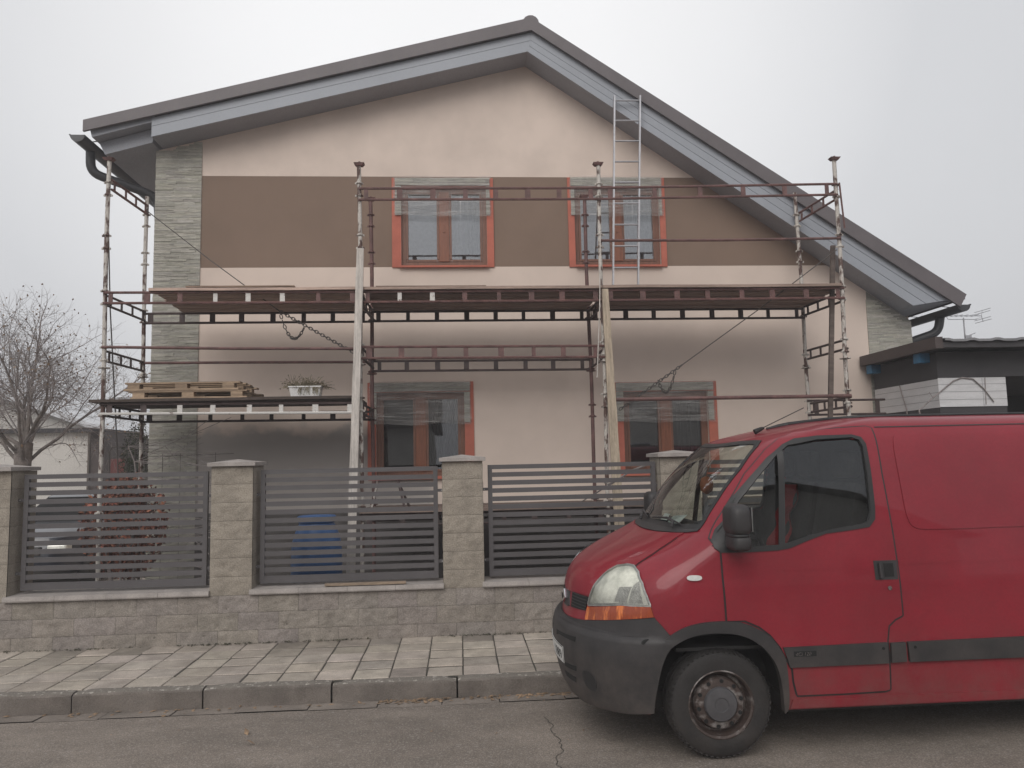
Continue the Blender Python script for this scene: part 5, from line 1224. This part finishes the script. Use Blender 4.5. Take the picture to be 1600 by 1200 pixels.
    def blob(mb, c, rx, ry, rz, e=.55, n=16):
        b0 = len(mb.v); f_ = lambda v, q=e: math.copysign(abs(v)**q, v)
        for j in range(n+1):
            ph = -PI/2+PI*j/n
            for k in range(n*2):
                t = PI*k/n; mb.v.append(Vector((c[0]+rx*f_(math.cos(ph))*f_(math.cos(t)), c[1]+ry*f_(math.cos(ph))*f_(math.sin(t)), c[2]+rz*f_(math.sin(ph)))))
        for j in range(n):
            for k in range(2*n): mb.face((b0+j*2*n+k, b0+j*2*n+(k+1) % (2*n), b0+(j+1)*2*n+(k+1) % (2*n), b0+(j+1)*2*n+k))
    blob(mr_, (1.645, yM, 1.425), .064, .112, .094); blob(mr_, (1.650, yM+s*.005, 1.292), .058, .102, .050)
    mi = mr_.build('door_mirror', M['plastic'], d, smooth=60)
    mb = MB(); blob(mb, (1.645, yM+s*.005, 1.335), .055, .10, .015); mb.tube([(1.66, yM+s*.06, 1.31), (1.66, YC-s*.86, 1.30)], .022, 8); mb.tube([(1.66, yM+s*.06, 1.40), (1.67, YC-s*.85, 1.39)], .018, 8); mb.build('mirror_arm', M['seal'], mi, smooth=60)
    mb = MB(); mb.box(1.705, 1.712, yM-.085, yM+.085, 1.36, 1.50); mb.build('mirror_glass', M['chrome'], mi)
# ---- roof gear
mb = MB(); pts = [S(ux(x, z), z, .004) for x, z in ((2.19, 1.995), (2.28, 2.012), (2.40, 2.028), (2.55, 2.040), (2.72, 2.047), (3.0, 2.049), (5.2, 2.049))]; mb.tube(pts, [.010, .017, .018, .016, .013, .010, .009], 8)
pts = [S(-ux(x, z), z, .004) for x, z in ((2.19, 1.995), (2.40, 2.028), (2.72, 2.047), (5.2, 2.049))]; mb.tube(pts, .012, 8); mb.build('roof_drip', M['seal'], van, smooth=60)
mb = MB(); p = at(1179, 675, 5.35); mb.tube([p, p+Vector((.05, 0, .022)), p+Vector((.07, 0, .028))], [.020, .014, .008], 8); mb.tube([p+Vector((.06, 0, .028)), p+Vector((.36, -.02, .165))], .0035, 5); mb.build('antenna', M['rubber'], van)
# ---- wheels
def wheel(x, y, s, gz):
    r_ = .318; z = r_+gz
    mb = MB(); prof = [(.20, .10), (.235, .104), (.285, .100), (.304, .088), (.314, .070), (.318, .05)]
    pr2 = prof+[(.318, .03), (.311, .029), (.311, .022), (.318, .021), (.318, -.021), (.311, -.022), (.311, -.029), (.318, -.03)]+[(a, -b) for a, b in prof[::-1]]
    w_ = MB(); w_.lathe([(a, -s*b) for a, b in pr2], (x, y, z), 'y', 56, caps=(0, 0))
    for k in range(56):                      # tread blocks on the shoulder
        t = 2*PI*k/56; c, d_ = math.cos(t), math.sin(t)
        for q in (1, -1): w_.bar((x+c*.3185, y-q*.055, z+d_*.3185), (x+c*.304, y-q*.094, z+d_*.304), .016, .007, up=(c, 0, d_))
    t_ = w_.build('wheel', M['rubber'], van, smooth=35)
    o_ = y-s*.055
    mb = MB(); mb.lathe([(.196, -s*.050), (.202, -s*.047), (.200, -s*.036), (.188, -s*.030), (.176, s*.030), (.160, s*.032), (.155, -s*.004), (.145, -s*.018), (.118, -s*.024), (.098, -s*.026), (.05, -s*.026)], (x, o_, z), 'y', 48, caps=(0, 1)); rm = mb.build('rim', M['rim'], t_, smooth=40)
    for k in range(10):
        t = 2*PI*k/10+.2; c = (x+.133*math.cos(t), o_-s*.0225, z+.133*math.sin(t)); mb = MB(); mb.lathe([(.0125, .004*s), (.0125, -.0022*s)], c, 'y', 12); mb.build('vent_hole', M['black'], rm)
    mb = MB(); mb.lathe([(.102, -s*.026), (.102, -s*.040), (.094, -s*.050), (.055, -s*.055), (.042, -s*.055), (.039, -s*.051), (.01, -s*.051)], (x, o_, z), 'y', 32); mb.build('hub_cap', M['hubcap'], rm, smooth=40)
for s in (1, -1):
    for x in (AX0, 4.62): wheel(x, YC-s*.775, s, 0 if s > 0 else .0)
# ---- rear
for s in (1, -1):
    mb = MB(); mb.box(XR-.02, XR+.02, YC-s*.86-.06, YC-s*.86+.06, .8, 1.5, .01); mb.build('tail_light', M['tail'], van)
    mb = MB(); mb.box(XR+.001, XR+.012, YC+(.02 if s < 0 else -.80), YC+(.80 if s < 0 else -.02), .5, 1.95); mb.build('rear_door', M['paint'], van)
mb = MB(); mb.box(XR-.1, XR+.08, YC-.86, YC+.86, .34, .48, .02); mb.build('rear_bumper', M['plastic'], van)
# ---- cab interior
mb = MB(); mb.prism([(1.50, 1.0), (1.49, 1.335), (1.55, 1.345), (1.78, 1.32), (1.86, 1.25), (1.84, .98), (1.7, .7)], YC-.72, YC+.72); mb.build('dashboard', M['lining'], van)
def seat(y, w_, name='seat'):
    mb = MB(); mb.box(2.02, 2.52, y-w_/2, y+w_/2, .80, 1.0, .05); mb.bar((2.50, y, .95), (2.64, y, 1.60), w_, .13, up=(1, 0, 0))
    s_ = mb.build(name, M['seat'], van, smooth=40); mb = MB()
    for q in ([0] if w_ < .6 else [-.22, .22]): mb.box(2.59, 2.69, y+q-.13, y+q+.13, 1.63, 1.83, .04)
    mb.build('headrest', M['seat'], s_, smooth=40)
seat(YC-.42, .52); seat(YC+.36, .86)
mb = MB(); pts = []
for k in range(25):
    t = 2*PI*k/24; pts.append((1.93-.08*math.sin(t), YC-.42+.2*math.cos(t), 1.27+.18*math.sin(t)))
mb.tube(pts, .015, 6, False); mb.tube([(1.93, YC-.42, 1.27), (1.75, YC-.42, 1.16)], .03, 8); mb.tube([(1.93, YC-.61, 1.27), (1.93, YC-.23, 1.27)], .015, 6); mb.build('steering_wheel', M['seal'], van)
def sheet_of(pts, label):
    mb = MB(); mb.add(pts, [(0, 1, 2, 3)]); P = Vector(pts[0]); return tag(mb.build('paper_sheet', M['paper'], loc=P), label, 'paper')
def dash(px, py, z):
    d = cF*FPX+cR*(px-800)-cU*(py-600); return CAM+d*((z-CAM.z)/d.z)
sheet_of([dash(1043, 815, 1.352), dash(1058, 820, 1.352), dash(1074, 804, 1.385), dash(1052, 806, 1.385)], 'larger pale paper sheet lying on the van dashboard')
sheet_of([dash(1032, 811, 1.355), dash(1042, 813, 1.355), dash(1047, 803, 1.385), dash(1039, 802, 1.385)], 'smaller folded pale paper beside the larger sheet on the van dashboard')
pc = at(1104, 757, YC+.1); mb = MB(); mb.lathe([(.012, -.07), (.045, -.045), (.052, 0), (.04, .045), (.012, .06)], pc, 'z', 10); mb.tube([pc+Vector((0, 0, .06)), pc+Vector((.05, 0, .22))], .003, 4)
tag(mb.build('pennant', M['orangecloth'], loc=pc, smooth=50), 'orange ornament hanging behind the van windscreen', 'ornament')
jk = MB(); jy = YC+.30
for k in range(9):
    pass
b0 = len(jk.v); nn_ = 14
for j in range(nn_+1):
    for i in range(nn_+1):
        u, v = i/nn_, j/nn_; jk.v.append(Vector((2.44+.10*v-.03*math.sin(u*9+v*3)-.02*math.sin(v*14), jy-.2+.4*u*(1-.25*v), 1.08+.5*v)))
for j in range(nn_):
    for i in range(nn_): jk.face((b0+j*(nn_+1)+i, b0+j*(nn_+1)+i+1, b0+(j+1)*(nn_+1)+i+1, b0+(j+1)*(nn_+1)+i))
tag(jk.build('jacket', M['redcloth'], loc=(2.5, jy, 1.1), smooth=60), 'dark red jacket draped over the van passenger seat', 'jacket')

# ------------------------------------------------------------------ damp November air
mh = bpy.data.materials.new('haze'); mh.use_nodes = True; t = mh.node_tree; t.nodes.clear()
pv = t.nodes.new('ShaderNodeVolumePrincipled'); pv.inputs['Color'].default_value = (.93, .91, .93, 1); pv.inputs['Density'].default_value = .0050; pv.inputs['Anisotropy'].default_value = .1
o_ = t.nodes.new('ShaderNodeOutputMaterial'); t.links.new(pv.outputs[0], o_.inputs['Volume'])
mb = MB(); mb.box(-155, 155, -145, 165, -1.2, 9.2); tag(mb.build('haze', mh), 'thin damp mist in the air over the street', kind='stuff')
